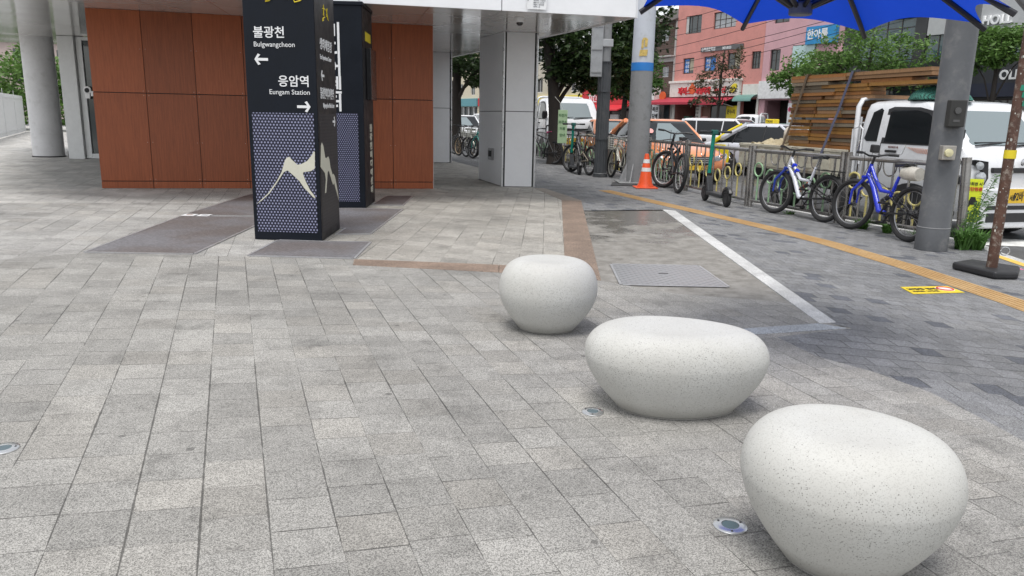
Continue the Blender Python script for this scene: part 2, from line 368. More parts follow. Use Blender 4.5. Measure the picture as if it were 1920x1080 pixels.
while x < LL - .1:
    a = q0 + d2 * (x + .006); e = q0 + d2 * min(x + 2.39, LL); nrm = Vector((-d2.y, d2.x, 0)); nrm = nrm if nrm.x > 0 else -nrm
    za, ze = zs(a.x, a.y) - .012, zs(e.x, e.y) - .012
    b.prism(at(bld, a + Vector((0, 0, za)), e + Vector((0, 0, ze)), e + Vector((0, 0, ze + 1.2)), a + Vector((0, 0, za + 1.2))), nrm * .05); x += 2.4
b.build('fascia', M_white, bld)
# wood clad block
w0, w1 = Vector((-8.54, 15.74, 0)), Vector((-1.816, 17.16, 0)); wd = (w1 - w0).normalized(); wl = (w1 - w0).length; wn_ = Vector((wd.y, -wd.x, 0))
top = lambda q: zs(q.x, q.y) - .004
b = MB(); core = [w0 - wn_ * .03, w1 - wn_ * .03, Vector((-2.95, 26, 0)), Vector((-12.6, 24.2, 0))]
b.prism(at(bld, *core), (0, 0, 3.5)); b.build('wall_core', M_gap, bld)
b = MB(); cuts = [0, 1.0, 1.97, 2.93, 3.9, 4.9, 5.98, wl]; zc = [(.0, .142), (.154, 1.93), (1.942, None)]
for s0, s1 in zip(cuts, cuts[1:]):
    for z0, z1 in zc:
        a, e = w0 + wd * (s0 + (.006 if s0 else 0)), w0 + wd * (s1 - .006)
        ta, te = (z1, z1) if z1 else (top(a), top(e))
        b.prism(at(bld, (a.x, a.y, z0 + .004), (e.x, e.y, z0 + .004), (e.x, e.y, te), (a.x, a.y, ta)), -wn_ * .028)
b.build('wood_wall', M_wood, bld)
b = MB(); e0, e1 = w1, Vector((-2.92, 26, 0)); d3 = (e1 - e0).normalized(); n3 = Vector((d3.y, -d3.x, 0))
for s0 in np.arange(0, 8.7, 1.0):
    for z0, z1 in ((.004, .142), (.154, 1.93), (1.942, 3.5)):
        a, e = e0 + d3 * (s0 + .006), e0 + d3 * (s0 + .994)
        b.prism(at(bld, (a.x, a.y, z0), (e.x, e.y, z0), (e.x, e.y, z1), (a.x, a.y, z1)), -n3 * .028)
b.build('unseen_side_cladding', M_white, bld)  # unseen side, made white instead of wood to keep red bounce off the column
b = MB()
for s0 in cuts[1:-1]:
    for ds in (-.05, .05):
        for z in (.11, .19, .95, 1.89, 1.98, 2.8):
            a = w0 + wd * (s0 + ds); b.cyl(*at(bld, (a.x, a.y, z)), *at(bld, tuple(Vector((a.x, a.y, z)) + wn_ * .002)), .006, n=8)
b.build('screws', mat('rivet', (.5, .42, .35), .4, .5), bld)
# square columns
def column(name, f0, f1, dv, zj, m):
    f0, f1, dv = Vector((*f0, 0)), Vector((*f1, 0)), Vector((*dv, 0))
    cor = [f0, f1, f1 + dv, f0 + dv]; c0 = sum(cor, Vector()) / 4
    b = MB(); ins = [c + (c0 - c).normalized() * .02 for c in cor]
    zt = [zs(c.x, c.y) - .003 for c in cor]
    b.prism(at(bld, *ins), (0, 0, min(zt))); o = b.build(name, M_gap, bld)
    b = MB()
    for i in range(4):
        p0, p1 = cor[i], cor[(i + 1) % 4]; e = (p1 - p0).normalized(); n = Vector((e.y, -e.x, 0)); LL = (p1 - p0).length
        m0 = .06 if i == 0 else .012
        for z0, z1 in ((.012, zj - .008), (zj + .008, None)):
            a, g = p0 + e * m0, p1 - e * m0
            za, zg = (z1, z1) if z1 else (zs(a.x, a.y) - .004, zs(g.x, g.y) - .004)
            b.prism([tuple(Vector(q) - bld.location) for q in ((a.x, a.y, z0), (g.x, g.y, z0), (g.x, g.y, zg), (a.x, a.y, za))], -n * .015)
    b.build('cladding', m, o)
    b = MB()
    for c in cor[:2]:
        b.cyl(*at(bld, (c.x, c.y, .004)), *at(bld, (c.x, c.y, zs(c.x, c.y) - .004)), .028, n=12)
    b.build('corner_trim', mat('alu_trim', (.62, .63, .64), .3, .6), o, smooth=True); return o
colm = column('column', (-.291, 18.06), (.47, 18.097), (-.656, 2.07), 1.745, M_white)
column('column', (-2.95, 27.0), (-2.252, 27.21), (-.9, 2.6), 1.88, M_white)
# outlet box on the column's inner side
b = MB(); q = Vector((-.291, 18.06, 0)) + Vector((-.656, 2.07, 0)) * .42; e = Vector((-.656, 2.07, 0)).normalized(); n = Vector((-e.y, e.x, 0)).normalized(); n = n if n.x < 0 else -n
b.prism(at(bld, *[q + e * s + Vector((0, 0, z)) for s, z in ((-.19, .58), (.19, .58), (.19, .86), (-.19, .86))]), n * .05)
ob = b.build('outlet_box', mat('steel_box', (.30, .30, .31), .35, .7), bld, bevel=.008)
b = MB(); b.prism(at(bld, *[q + n * .051 + e * s + Vector((0, 0, z)) for s, z in ((-.12, .66), (.12, .66), (.12, .8), (-.12, .8))]), n * .01); b.build('outlet_cover', M_gap, ob)
# round pillar and glass entrance
b = MB(); b.cyl(*at(bld, (-15.74, 25.9, .004)), *at(bld, (-15.74, 25.9, zs(-15.74, 25.9) + .1)), .475, n=48)
pl = b.build('pillar', mat('painted_plaster', (.60, .60, .61), .5, var=.06, scale=2, dirt=(.5, .5, .5)), bld, smooth=True)
b = MB(); b.cyl(*at(bld, (-15.74, 25.9, .002)), *at(bld, (-15.74, 25.9, .035)), .5, n=48); b.build('pillar_base', M_gap, pl, smooth=True)
M_post = mat('white_frame', (.62, .63, .63), .4, var=.05)
t = NT('tinted_glass'); t.col((.02, .032, .032)); t.set(Roughness=.03, **{'Specular IOR Level': .9}); t.bump(t.noise(.8, t.pos(), 2), .02, .05); M_glass = t.m
b = MB(); b.box(-14.5, -13.98, 24.9 - 17, 25.2 - 17, .004, zs(-14.2, 25) - .01); b.build('door_post', M_post, bld, bevel=.01)
b = MB(); z1 = zs(-13, 25) - .01
for x0, x1, z0, zz in ((-13.965, -13.78, .03, z1), (-13.78, -9.0, .03, .18), (-13.78, -9.0, z1 - .1, z1), (-12.55, -12.4, .18, z1 - .1)): b.box(x0, x1, 8., 8.14, z0, zz)
dr_ = b.build('glass_door', M_post, bld, bevel=.006)
b = MB(); b.box(-13.78, -12.55, 8.05, 8.09, .18, z1 - .1); b.box(-12.4, -9.0, 8.05, 8.09, .18, z1 - .1); b.build('pane', M_glass, dr_)
b = MB(); b.cyl((-13.72, 7.995, 2.18), (-13.72, 7.95, 2.18), .13, n=24); b.box(-13.8, -13.64, 7.95, 7.995, 1.92, 2.1); b.box(-13.62, -13.36, 7.95, 7.995, 2.0, 2.16)
lk = b.build('door_lock', mat('lock_white', (.75, .75, .75), .3), dr_, bevel=.02)
b = MB(); b.cyl((-13.72, 7.949, 2.18), (-13.72, 7.94, 2.18), .075, n=20); b.build('lock_keypad', M_gap, lk)
b = MB(); b.box(-15.3, -14.5, 9.4, 9.46, .35, zs(-16, 26) - .02); wn2_ = b.build('glass_wall', M_glass, bld)
b = MB(); b.box(-15.3, -14.5, 9.3, 9.5, .18, .35); b.box(-14.56, -14.5, 9.28, 9.5, .36, 3.6); b.box(-15.3, -14.5, 9.36, 9.5, 2.55, 2.62); b.build('glazing_bar', M_post, wn2_)
b = MB(); b.box(-15.3, -14.5, 9.25, 9.52, .004, .178); b.build('glazing_plinth', M_gap, wn2_)
b = MB(); b.box(-12.6, -9.2, 8.3, 8.5, .02, 3.6); b.box(-12.55, -9.2, 8.6, 8.7, .02, 3.6); b.build('lobby_wall', mat('lobby', (.12, .13, .13), .7), bld)
# camera dome and its notice, hung on the canopy
dc = thing('dome_camera', 'white dome security camera hanging under the canopy edge', 'camera', (.04, 14.9, zs(.04, 14.9) - .002))
b = MB(); b.lathe([(0, 0), (.085, 0), (.09, -.02), (.085, -.07), (.07, -.085), (0, -.085)], 28); b.build('housing', M_white, dc, smooth=True)
b = MB(); b.lathe([(0, -.084), (.066, -.086), (.06, -.115), (.035, -.14), (0, -.148)], 28); b.build('dome', mat('black_dome', (.012, .012, .014), .05, coat=.6), dc, smooth=True)
sg = thing('camera_notice', 'small white CCTV notice fixed on the canopy fascia', 'sign', (.30, 13.8, zs(.3, 13.8) + .03))
sg.rotation_euler = (0, 0, math.atan2(.79, 4.67))
b = MB(); b.box(-.15, .19, -.03, -.022, 0, .36); b.build('board', mat('sign_white', (.78, .79, .8), .4, var=.03), sg)
M_ink = mat('ink_grey', (.10, .11, .13), .6); M_ltr = mat('lettering_white', (.72, .73, .74), .5, var=.05)
text('lettering', 'CCTV', .088, M_ink, sg, (-.045, -.032, .18), (1, 0, 0), (0, 0, 1), .004, .002)
text('lettering', '영상정보처리기기', .03, M_ink, sg, (-.04, -.032, .29), (1, 0, 0), (0, 0, 1), .003)
for i, s in enumerate(('설치목적 : 시설안전', '촬영시간 : 24시간', '책임자 : 관리과장', '연락처 : 02')): text('lettering', s, .026, M_ink, sg, (-.04, -.032, .135 - .034 * i), (1, 0, 0), (0, 0, 1), .003)
b = MB(); b.prism([(-.125, -.032, .2), (-.06, -.032, .235), (-.06, -.032, .2), (-.125, -.032, .165)], (0, -.004, 0)); b.box(-.14, -.13, -.036, -.032, .13, .2); b.build('camera_symbol', M_ink, sg)

# ---------------------------------------------------------------- signage pylons
M_navy = mat('navy_steel', (.004, .0065, .012), .5, var=.15, scale=3, spec=.22); M_navy2 = mat('charcoal_steel', (.009, .008, .010), .45, var=.15, spec=.28)
def perforated(name, dot, base, pitch=.048, r=.33, depth=.0):
    t = NT(name); v = t.n('TexCoord').outputs['UV']; s = t.n('SeparateXYZ'); t.l(v, s.inputs[0])
    def grid(ox, oy):
        fx = t.math('SUBTRACT', t.math('FRACT', t.math('ADD', t.math('DIVIDE', s.outputs[0], pitch), ox)), .5)
        fy = t.math('MULTIPLY', t.math('SUBTRACT', t.math('FRACT', t.math('ADD', t.math('DIVIDE', s.outputs[1], pitch * 1.73), oy)), .5), 1.73)
        return t.math('SQRT', t.math('ADD', t.math('MULTIPLY', fx, fx), t.math('MULTIPLY', fy, fy)))
    d = t.math('MINIMUM', grid(0, 0), grid(.5, .5)); f = t.ramp(d, r - .07, r + .03, 1, 0)
    t.col(t.mix(f, base, dot)); t.set(Roughness=.5); t.bump(f, .4, .004); return t.m
M_perf = perforated('perforated_blue', (.27, .28, .42), (.005, .007, .024), .042, .28); M_perf_s = perforated('perforated_unlit', (.004, .004, .005), (.020, .018, .022), r=.3)  # side panel is a darkened copy: its unlit look is in the colour
M_cream = mat('cream_vinyl', (.55, .54, .45), .5, var=.06); M_yel = mat('yellow_vinyl', (.72, .58, .02), .5, var=.05)
def uvquad(name, pts, m, parent):
    """flat panel whose UV is in metres along its own edges"""
    b = MB(); f = b.poly(pts); uv = b.bm.loops.layers.uv.new('UVMap')
    w = (Vector(pts[1]) - Vector(pts[0])).length; hh = (Vector(pts[3]) - Vector(pts[0])).length
    for lp, c in zip(f.loops, ((0, 0), (w, 0), (w, hh), (0, hh))): lp[uv].uv = c
    return b.build(name, m, parent)
def pylon(label, FL, FR, RR, Ht, group):
    o = thing('sign_pylon', label, 'sign', (*FL, 0), 0, group)
    f = Vector((FR[0] - FL[0], FR[1] - FL[1], 0)); d = Vector((RR[0] - FR[0], RR[1] - FR[1], 0))
    b = MB(); b.prism([(0, 0, .006), tuple(f + Vector((0, 0, .006))), tuple(f + d + Vector((0, 0, .006))), tuple(d + Vector((0, 0, .006)))], (0, 0, Ht - .006)); b.build('body', M_navy, o, bevel=.006)
    fn = Vector((f.y, -f.x, 0)).normalized(); rn = Vector((d.y, -d.x, 0)).normalized(); fu, du = f.normalized(), d.normalized()
    F = lambda u, z, k=.004: fu * u + Vector((0, 0, z)) + fn * k
    S = lambda u, z, k=.004: f + du * u + Vector((0, 0, z)) + rn * k
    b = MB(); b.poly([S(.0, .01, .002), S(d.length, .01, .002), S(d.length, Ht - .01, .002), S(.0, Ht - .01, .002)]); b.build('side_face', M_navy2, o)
    return o, F, S, f.length, d.length, fu, du
k1, F, S, fw, dw, fu, du = pylon('tall navy direction pylon with white mountain graphic and station arrows', (-3.33, 9.659), (-2.449, 9.602), (-2.47, 10.695), 3.95, 'navy signage pylons')
UP = (0, 0, 1)
pz0, pz1, pu0, pu1 = .11, 1.6, .05, fw - .05
uvquad('perforated_panel', [F(pu0, pz0), F(pu1, pz0), F(pu1, pz1), F(pu0, pz1)], M_perf, k1)
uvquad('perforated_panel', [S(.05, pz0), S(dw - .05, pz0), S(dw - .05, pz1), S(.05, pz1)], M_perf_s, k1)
def outline(name, pts, mapf, m, parent, k, n):
    b = MB(); b.prism([mapf(*p) for p in pts], Vector(n) * .004); o = b.build(name, m, parent); return o
mt = [(152, 668), (230, 590), (290, 500), (320, 440), (340, 365), (352, 342), (370, 335), (385, 352), (425, 388), (450, 382), (490, 360), (520, 320), (533, 292), (540, 300), (540, 410), (515, 428), (465, 437), (462, 450), (480, 500), (510, 560), (540, 600), (546, 615), (530, 608), (500, 575), (470, 545), (440, 500), (400, 462), (360, 428), (335, 440), (310, 480), (280, 530), (240, 590), (190, 640)]
def mf(x, y):
    xl = 118 + (y - 40) * .0575; xr = 530 + (y - 50) * .0395; return F(pu0 + (x - xl) / (xr - xl) * (pu1 - pu0), pz0 + (858 - y) / 816 * (pz1 - pz0), .006)
outline('mountain_graphic', mt, mf, M_cream, k1, 0, Vector((fu.y, -fu.x, 0)))
ms = [(578, 258), (583, 237), (592, 260), (605, 345), (615, 350), (625, 340), (632, 360), (640, 420), (655, 480), (662, 475), (672, 500), (690, 600), (702, 690), (695, 660), (680, 600), (668, 545), (660, 555), (650, 520), (630, 440), (622, 450), (615, 590), (608, 590), (612, 500), (605, 450), (585, 415), (578, 400)]
def sf(x, y):
    u = (x - (556 + .0465 * y)) / (128 - .014 * y); return S(u * dw, pz0 + (858 - y - 0 * u) / 816 * (pz1 - pz0), .006)
outline('mountain_graphic', ms, sf, M_cream, k1, 0, Vector((du.y, -du.x, 0)))
text('lettering', '불광천', .145, M_ltr, k1, F(.115, 2.50), fu, UP, .003, .002); text('lettering', 'Bulgwangcheon', .083, M_ltr, k1, F(.115, 2.385), fu, UP, .003)
text('lettering', '응암역', .145, M_ltr, k1, F(.80, 1.93), fu, UP, .003, .002, align='RIGHT'); text('lettering', 'Eungam Station', .083, M_ltr, k1, F(.80, 1.825), fu, UP, .003, align='RIGHT')
def arrow(name, o, P, u0, z0, L, s, m):
    b = MB(); w = .016; hw = .055
    n = (P(0, 0, .008) - P(0, 0, .004))
    b.prism([P(u0 - s * L / 2, z0 - w), P(u0 + s * (L / 2 - .03), z0 - w), P(u0 + s * (L / 2 - .03), z0 + w), P(u0 - s * L / 2, z0 + w)], n)
    tip = u0 + s * L / 2
    for q in (1, -1): b.prism([P(tip, z0, .0045), P(tip - s * .028, z0 + q * .0, .0045), P(tip - s * (hw + .02), z0 + q * hw, .0045), P(tip - s * (hw - .01), z0 + q * (hw + .012), .0045)], n)
    b.build(name, m, o)
arrow('arrow', k1, F, .205, 2.235, .17, -1, M_ltr); arrow('arrow', k1, F, .715, 1.68, .17, 1, M_ltr)
# brush lettering at the top
def brush(o, P, u0, z0, sc, strokes, m, n):
    b = MB()
    for st in strokes:
        b.tube([P(u0 + x * sc, z0 + z * sc, .006) for x, z in st], [.02 * sc * q for q in ([.6] + [1.2] * (len(st) - 2) + [.5])], 6)
    b.build('brush_lettering', m, o)
stk = [[(0, .3), (.25, .33), (.45, .3)], [(.2, .45), (.15, .1), (.3, .05), (.05, -.02), (.0, -.1), (.2, -.06)], [(.6, .35), (.8, .05), (.95, .0)], [(.75, .4), (.62, .1)], [(1.1, .45), (1.08, .1), (1.3, .05)], [(1.3, .4), (1.15, .05), (1.2, -.12), (1.42, -.05), (1.5, .02)]]
brush(k1, F, .29, 2.93, .30, [[(x, z * .8) for x, z in s] for s in stk], M_yel, 0)
brush(k1, S, .42, 2.78, .36, stk[:4], M_yel, 0)
text('lettering', '생태체험장', .15, M_ltr, k1, S(.22, 2.40), du, UP, .003, .002); text('lettering', 'Eco Experience Center', .08, M_ltr, k1, S(.22, 2.27), du, UP, .003, .001, .85)
arrow('arrow', k1, S, .32, 2.07, .17, -1, M_ltr)
text('lettering', '불광천미디어센터', .15, M_ltr, k1, S(.96, 1.80), du, UP, .003, .002, .72, 'RIGHT'); text('lettering', 'Bulgwangcheon Media Center', .08, M_ltr, k1, S(.96, 1.68), du, UP, .003, .001, .68, 'RIGHT')
arrow('arrow', k1, S, .9, 1.50, .15, 1, M_ltr)
k2, F, S, fw, dw, fu, du = pylon('shorter navy pylon with giant white vertical letters standing behind the mountain graphic pylon', (-3.46, 13.19), (-2.583, 13.21), (-2.627, 14.325), 3.36, 'navy signage pylons')
b = MB(); b.prism([F(-.02, 3.36, .02), F(fw + .02, 3.36, .02), S(dw + .02, 3.36, .02), F(-.02, 3.36, -dw)], (0, 0, .06)); b.build('cap', M_navy, k2, bevel=.008)
uvquad('perforated_panel', [F(.05, .12), F(fw - .10, .12), F(fw - .10, 1.62), F(.05, 1.62)], perforated('perforated_blue_far', (.22, .23, .36), (.006, .008, .026), .038, .28), k2)
for i, ch in enumerate('미디어센터'): text('lettering', ch, .30, M_ltr, k2, F(.29, 2.83 - .288 * i), fu, UP, .004, .009, .86)
b = MB(); b.prism([S(.3, 2.83), S(.9, 2.83), S(.9, 2.98), S(.3, 2.98)], S(0, 0, .008) - S(0, 0, .004)); b.build('yellow_strip', M_yel, k2)
b = MB(); b.prism([S(.35, 1.85), S(1.0, 1.85), S(1.0, 2.72), S(.35, 2.72)], (S(0, 0, .09) - S(0, 0, .004))); dsp = b.build('display_case', mat('display_black', (.02, .02, .022), .2), k2, bevel=.01)
for i, ch in enumerate('불광천미디어센터'): text('lettering', ch, .135, M_cream, k2, S(.62, 1.32 - .158 * i), du, UP, .004, .008, 2.2)

# ---------------------------------------------------------------- floor covers
t = NT('tread_plate'); p = t.pos(); mp = t.n('Mapping'); mp.inputs['Rotation'].default_value = (0, 0, R(45)); t.l(p, mp.inputs['Vector'])
ck = t.n('TexBrick'); ck.inputs['Scale'].default_value = 9; ck.inputs['Mortar Size'].default_value = .03; ck.inputs['Color1'].default_value = (.9, .9, .9, 1); ck.inputs['Color2'].default_value = (.5, .5, .5, 1); ck.inputs['Mortar'].default_value = (.1, .1, .1, 1); t.l(mp.outputs[0], ck.inputs['Vector'])
n1 = t.noise(.9, p, 4)
c = t.mix(t.ramp(n1, .35, .65), (.20, .176, .17), (.25, .245, .26)); cc = t.n('Mix', data_type='RGBA', blend_type='MULTIPLY'); cc.inputs[0].default_value = .7; t.l(c, cc.inputs[6]); t.l(ck.outputs['Color'], cc.inputs[7]); t.col(cc.outputs[2])
t.set(Roughness=.55, Metallic=.1); t.bump(ck.outputs['Color'], .5, .004); M_tread = t.m
M_tread2 = mat('steel_frame', (.42, .42, .43), .4, .5, dirt=(.3, .28, .26))
def cover(name, label, pts, m=M_tread, h=.012):
    q = sum((Vector((*p, 0)) for p in pts), Vector()) / len(pts)
    o = thing(name, label, 'cover', (q.x, q.y, 0), 0, 'metal floor covers')
    b = MB(); b.prism([(x - q.x, y - q.y, .003) for x, y in pts], (0, 0, h - .003)); b.build('plate', m, o)
    b = MB(); n = len(pts)
    for i in range(n):
        p0, p1 = Vector((pts[i][0] - q.x, pts[i][1] - q.y, .002)), Vector((pts[(i + 1) % n][0] - q.x, pts[(i + 1) % n][1] - q.y, .002))
        e = (p1 - p0).normalized(); nn = Vector((e.y, -e.x, 0)); 
        if nn.dot(p0) < 0: nn = -nn
        b.prism([p0 + nn * .002, p1 + nn * .002, p1 + nn * .03, p0 + nn * .03], (0, 0, h - .001))
    b.build('frame', M_tread2, o); return o
cover('floor_cover', 'long purplish tread plate left of the mountain graphic pylon', [(-4.869, 8.50), (-3.658, 8.54), (-3.77, 11.72), (-5.14, 11.68)])
cover('floor_cover', 'dark tread plate continuing toward the wood wall behind the small white stickers', [(-5.17, 11.85), (-3.78, 11.9), (-3.9, 15.2), (-5.24, 15.1)])
cover('floor_cover', 'grey tread plate at the foot of the mountain graphic pylon', [(-3.0, 8.5), (-1.81, 8.455), (-1.84, 9.60), (-2.42, 9.56), (-3.0, 9.6)])
cover('floor_cover', 'grey tread plate lying between the two navy pylons', [(-2.42, 10.2), (-1.97, 10.3), (-1.945, 13.14), (-2.55, 13.16), (-3.0, 13.1), (-3.0, 10.76), (-2.42, 10.76)])
cover('floor_cover', 'small brownish tread plate beside the far navy pylon', [(-2.56, 13.75), (-2.03, 13.78), (-2.07, 15.40), (-2.56, 15.36)])
t = NT('diamond_plate'); p = t.pos(); wv1 = t.n('TexWave', wave_type='BANDS', bands_direction='DIAGONAL'); wv1.inputs['Scale'].default_value = 6; t.l(p, wv1.inputs['Vector'])
mp = t.n('Mapping'); mp.inputs['Rotation'].default_value = (0, 0, R(90)); t.l(p, mp.inputs['Vector']); wv2 = t.n('TexWave', wave_type='BANDS', bands_direction='DIAGONAL'); wv2.inputs['Scale'].default_value = 6; t.l(mp.outputs[0], wv2.inputs['Vector'])
hh = t.math('MAXIMUM', wv1.outputs['Fac'], wv2.outputs['Fac']); t.col(t.mix(hh, (.27, .27, .275), (.40, .40, .41))); t.set(Roughness=.32, Metallic=.55); t.bump(hh, .6, .006); M_dia = t.m
mc = cover('manhole_cover', 'diamond plate steel cover set in the wet concrete', [(1.098, 7.369), (2.14, 7.372), (2.101, 8.452), (1.131, 8.441)], M_dia, .006)
b = MB(); b.box(-.05, .05, -.015, .015, .006, .008); b.build('lifting_slot', M_gap, mc, loc=(0, .05, 0))
for i, (x0, x1) in enumerate(((-5.17, -4.97), (-4.93, -4.75))):
    o = thing('floor_sticker', ('white paper notice with a brown smudge stuck beside the tread plate', 'white paper notice stuck on the tread plate corner, cleaner of the pair')[i], 'sticker', (x0, 11.70, 0))
    b = MB(); b.prism([(0, 0, .0135), (x1 - x0, -.02, .0135), (x1 - x0 + .0, .2, .0135), (0, .2, .0135)], (0, 0, .002)); b.build('sheet', M_ltr, o)
    b = MB(); b.box(.05, .15, .06, .13, .0156, .017); b.build('print', mat('brown_print', (.25, .14, .1), .6) if i == 0 else M_ink, o)
o = thing('floor_sticker', 'yellow warning sheet stuck on the dark sidewalk paving', 'sticker', (4.2, 7.4, 0))
b = MB(); b.prism([(-.26, .12, .003), (.27, .215, .003), (.28, -.075, .003), (-.29, -.195, .003)], (0, 0, .003)); b.build('sheet', mat('yellow_sheet', (.70, .52, .015), .5, dirt=(.5, .4, .05)), o)
M_blk = mat('black_print', (.02, .02, .02), .6); M_red = mat('red_print', (.55, .05, .03), .5)
text('lettering', '보행중 금연', .075, M_blk, o, (-.24, -.02, .008), (1, .18, 0), (-.18, 1, 0), .002, .002, .9); text('lettering', '과태료 10만원', .05, M_blk, o, (-.24, -.11, .008), (1, .18, 0), (-.18, 1, 0), .002, .001)
b = MB(); b.cyl((.16, .06, .0065), (.16, .06, .008), .09, n=24); b.build('print', M_ltr, o); b = MB(); b.torus((.16, .06, .009), (0, 0, 1), .075, .008, 28, 6); b.build('print', M_red, o, smooth=True)

# ---------------------------------------------------------------- stone seats
t = NT('terrazzo'); v = t.obj(); vo = t.n('TexVoronoi'); vo.inputs['Scale'].default_value = 210; t.l(v, vo.inputs['Vector']); sp = t.n('SeparateColor'); t.l(vo.outputs['Color'], sp.inputs[0])
szv = t.n('SeparateXYZ'); t.l(v, szv.inputs[0])
band = t.math('MULTIPLY', t.ramp(szv.outputs[2], .10, .30, .35, 1), t.ramp(szv.outputs[2], .36, .47, 1, .18))
den = t.math('MULTIPLY', band, t.ramp(t.noise(3.5, v, 3), .3, .7, .5, 1.4))
fl = t.math('MULTIPLY', t.math('LESS_THAN', sp.outputs[0], t.math('MULTIPLY', den, .27)), t.math('LESS_THAN', vo.outputs['Distance'], t.math('ADD', .22, t.math('MULTIPLY', sp.outputs[1], .28))))
c = t.mix(t.ramp(t.noise(1.8, v, 4), .35, .65), (.465, .46, .435), (.51, .51, .49)); c = t.mix(t.ramp(t.noise(9, v, 5, .7), .55, .8, 0, .35), c, (.37, .36, .33))
vo2 = t.n('TexVoronoi'); vo2.inputs['Scale'].default_value = 330; t.l(v, vo2.inputs['Vector']); s2 = t.n('SeparateColor'); t.l(vo2.outputs['Color'], s2.inputs[0])
c = t.mix(t.math('MULTIPLY', t.math('GREATER_THAN', s2.outputs[0], .82), .35), c, (.27, .26, .245)); c = t.mix(t.math('MULTIPLY', fl, .72), c, (.07, .068, .06)); 
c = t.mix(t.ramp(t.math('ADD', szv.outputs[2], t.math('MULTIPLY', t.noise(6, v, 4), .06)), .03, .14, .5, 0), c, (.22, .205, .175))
t.col(c); t.set(Roughness=t.ramp(szv.outputs[2], .3, .5, .7, .6), **{'Specular IOR Level': .3}); t.bump(t.math('SUBTRACT', t.noise(60, v, 3), fl), .12, .004); M_terr = t.m
def stone(label, loc, rz, ax, ay, prof, egg=0., lean=0.):
    b = MB(); n = 96; rings = []
    for r, z in prof:
        rg = []
        for k in range(n):
            a = 2 * math.pi * k / n; ca, sa = math.cos(a), math.sin(a)
            e = 1 + egg * ca
            rg.append(b.bm.verts.new((r * ax * ca + lean * z, r * ay * sa * e, z)))
        rings.append(rg)
    b.loft(rings); o = b.build('stone_seat', M_terr, None, smooth=True, angle=60)
    o.location = loc; o.rotation_euler = (0, 0, rz); return tag(o, label, 'seat', 'terrazzo stone seats')
def smooth_prof(cp, n=40):
    cp = np.array(cp, float); tt = np.zeros(len(cp)); tt[1:] = np.cumsum(np.hypot(*np.diff(cp, axis=0).T)); 
    out = []
    P = np.vstack([2 * cp[0] - cp[1], cp, 2 * cp[-1] - cp[-2]])
    for i in range(len(cp) - 1):
        p0, p1, p2, p3 = P[i], P[i + 1], P[i + 2], P[i + 3]
        for s in np.linspace(0, 1, 6, endpoint=False):
            out.append(.5 * ((2 * p1) + (-p0 + p2) * s + (2 * p0 - 5 * p1 + 4 * p2 - p3) * s * s + (-p0 + 3 * p1 - 3 * p2 + p3) * s ** 3))
    out.append(cp[-1]); return [(max(.0005, float(a)), float(z)) for a, z in out]
def seat_prof(H, wz, bs, m, flat):
    out = [(.02, .003), (bs - .03, .003), (bs - .008, .008)]
    for t_ in np.linspace(.04, 1, 16):
        f = (1 - m) * t_ * (1.32 - .32 * t_) + m * math.sin(math.pi / 2 * t_); out.append((bs + (1 - bs) * f, wz * H * t_))
    for a in np.linspace(.1, math.pi / 2, 14): out.append((flat + (1 - flat) * math.cos(a) ** .9, H * (wz + (1 - wz) * math.sin(a) ** .9)))
    out += [(flat * .8, H * .998), (flat * .4, H * .996), (.001, H * .996)]
    return smooth_prof(out)
stone('small round white terrazzo seat, farthest of the three', (.275, 5.72, 0), R(-8), .38, .345, seat_prof(.55, .56, .55, .9, .50), 0, .015)
stone('long oval white terrazzo bench between the two round seats', (.945, 4.11, 0), R(-6), .515, .335, seat_prof(.475, .64, .63, .75, .58), -.16, -.03)
stone('big round white terrazzo seat nearest the camera', (1.265, 2.585, 0), R(-16), .385, .345, seat_prof(.53, .63, .54, .7, .50), -.06, -.02)
# in-ground lights
M_steel = mat('polished_steel', (.60, .61, .62), .22, .85, var=.05); t = NT('frosted_lens'); t.col((.05, .085, .10)); t.set(Roughness=.15); M_lens = t.m
for i, (x, y, r) in enumerate(((.466, 3.985, .062), (.905, 2.79, .068), (-2.42, 3.36, .068))):
    o = thing('ground_light', ('round steel uplight set in the paving by the oval bench', 'round steel uplight set in the paving by the big round seat', 'round steel uplight set in open paving at the photo edge')[i], 'light', (x, y, 0), 0, 'uplights set in the paving')
    b = MB(); rings = [b.ring((0, 0, z), (0, 0, 1), rr, 40) for rr, z in ((r, .001), (r, .006), (r * .93, .009), (r * .52, .010), (r * .5, .004))]; b.loft(rings); b.build('ring', M_steel, o, smooth=True)
    b = MB(); b.cyl((0, 0, .0042), (0, 0, .0078), r * .49, n=32); b.build('lens', M_lens, o, smooth=True)
    b = MB()
    for k in range(3): a = k * 2.09 + .4; b.cyl((r * .75 * math.cos(a), r * .75 * math.sin(a), .0095), (r * .75 * math.cos(a), r * .75 * math.sin(a), .0112), .005, n=8)
    b.build('screws', M_gap, o)
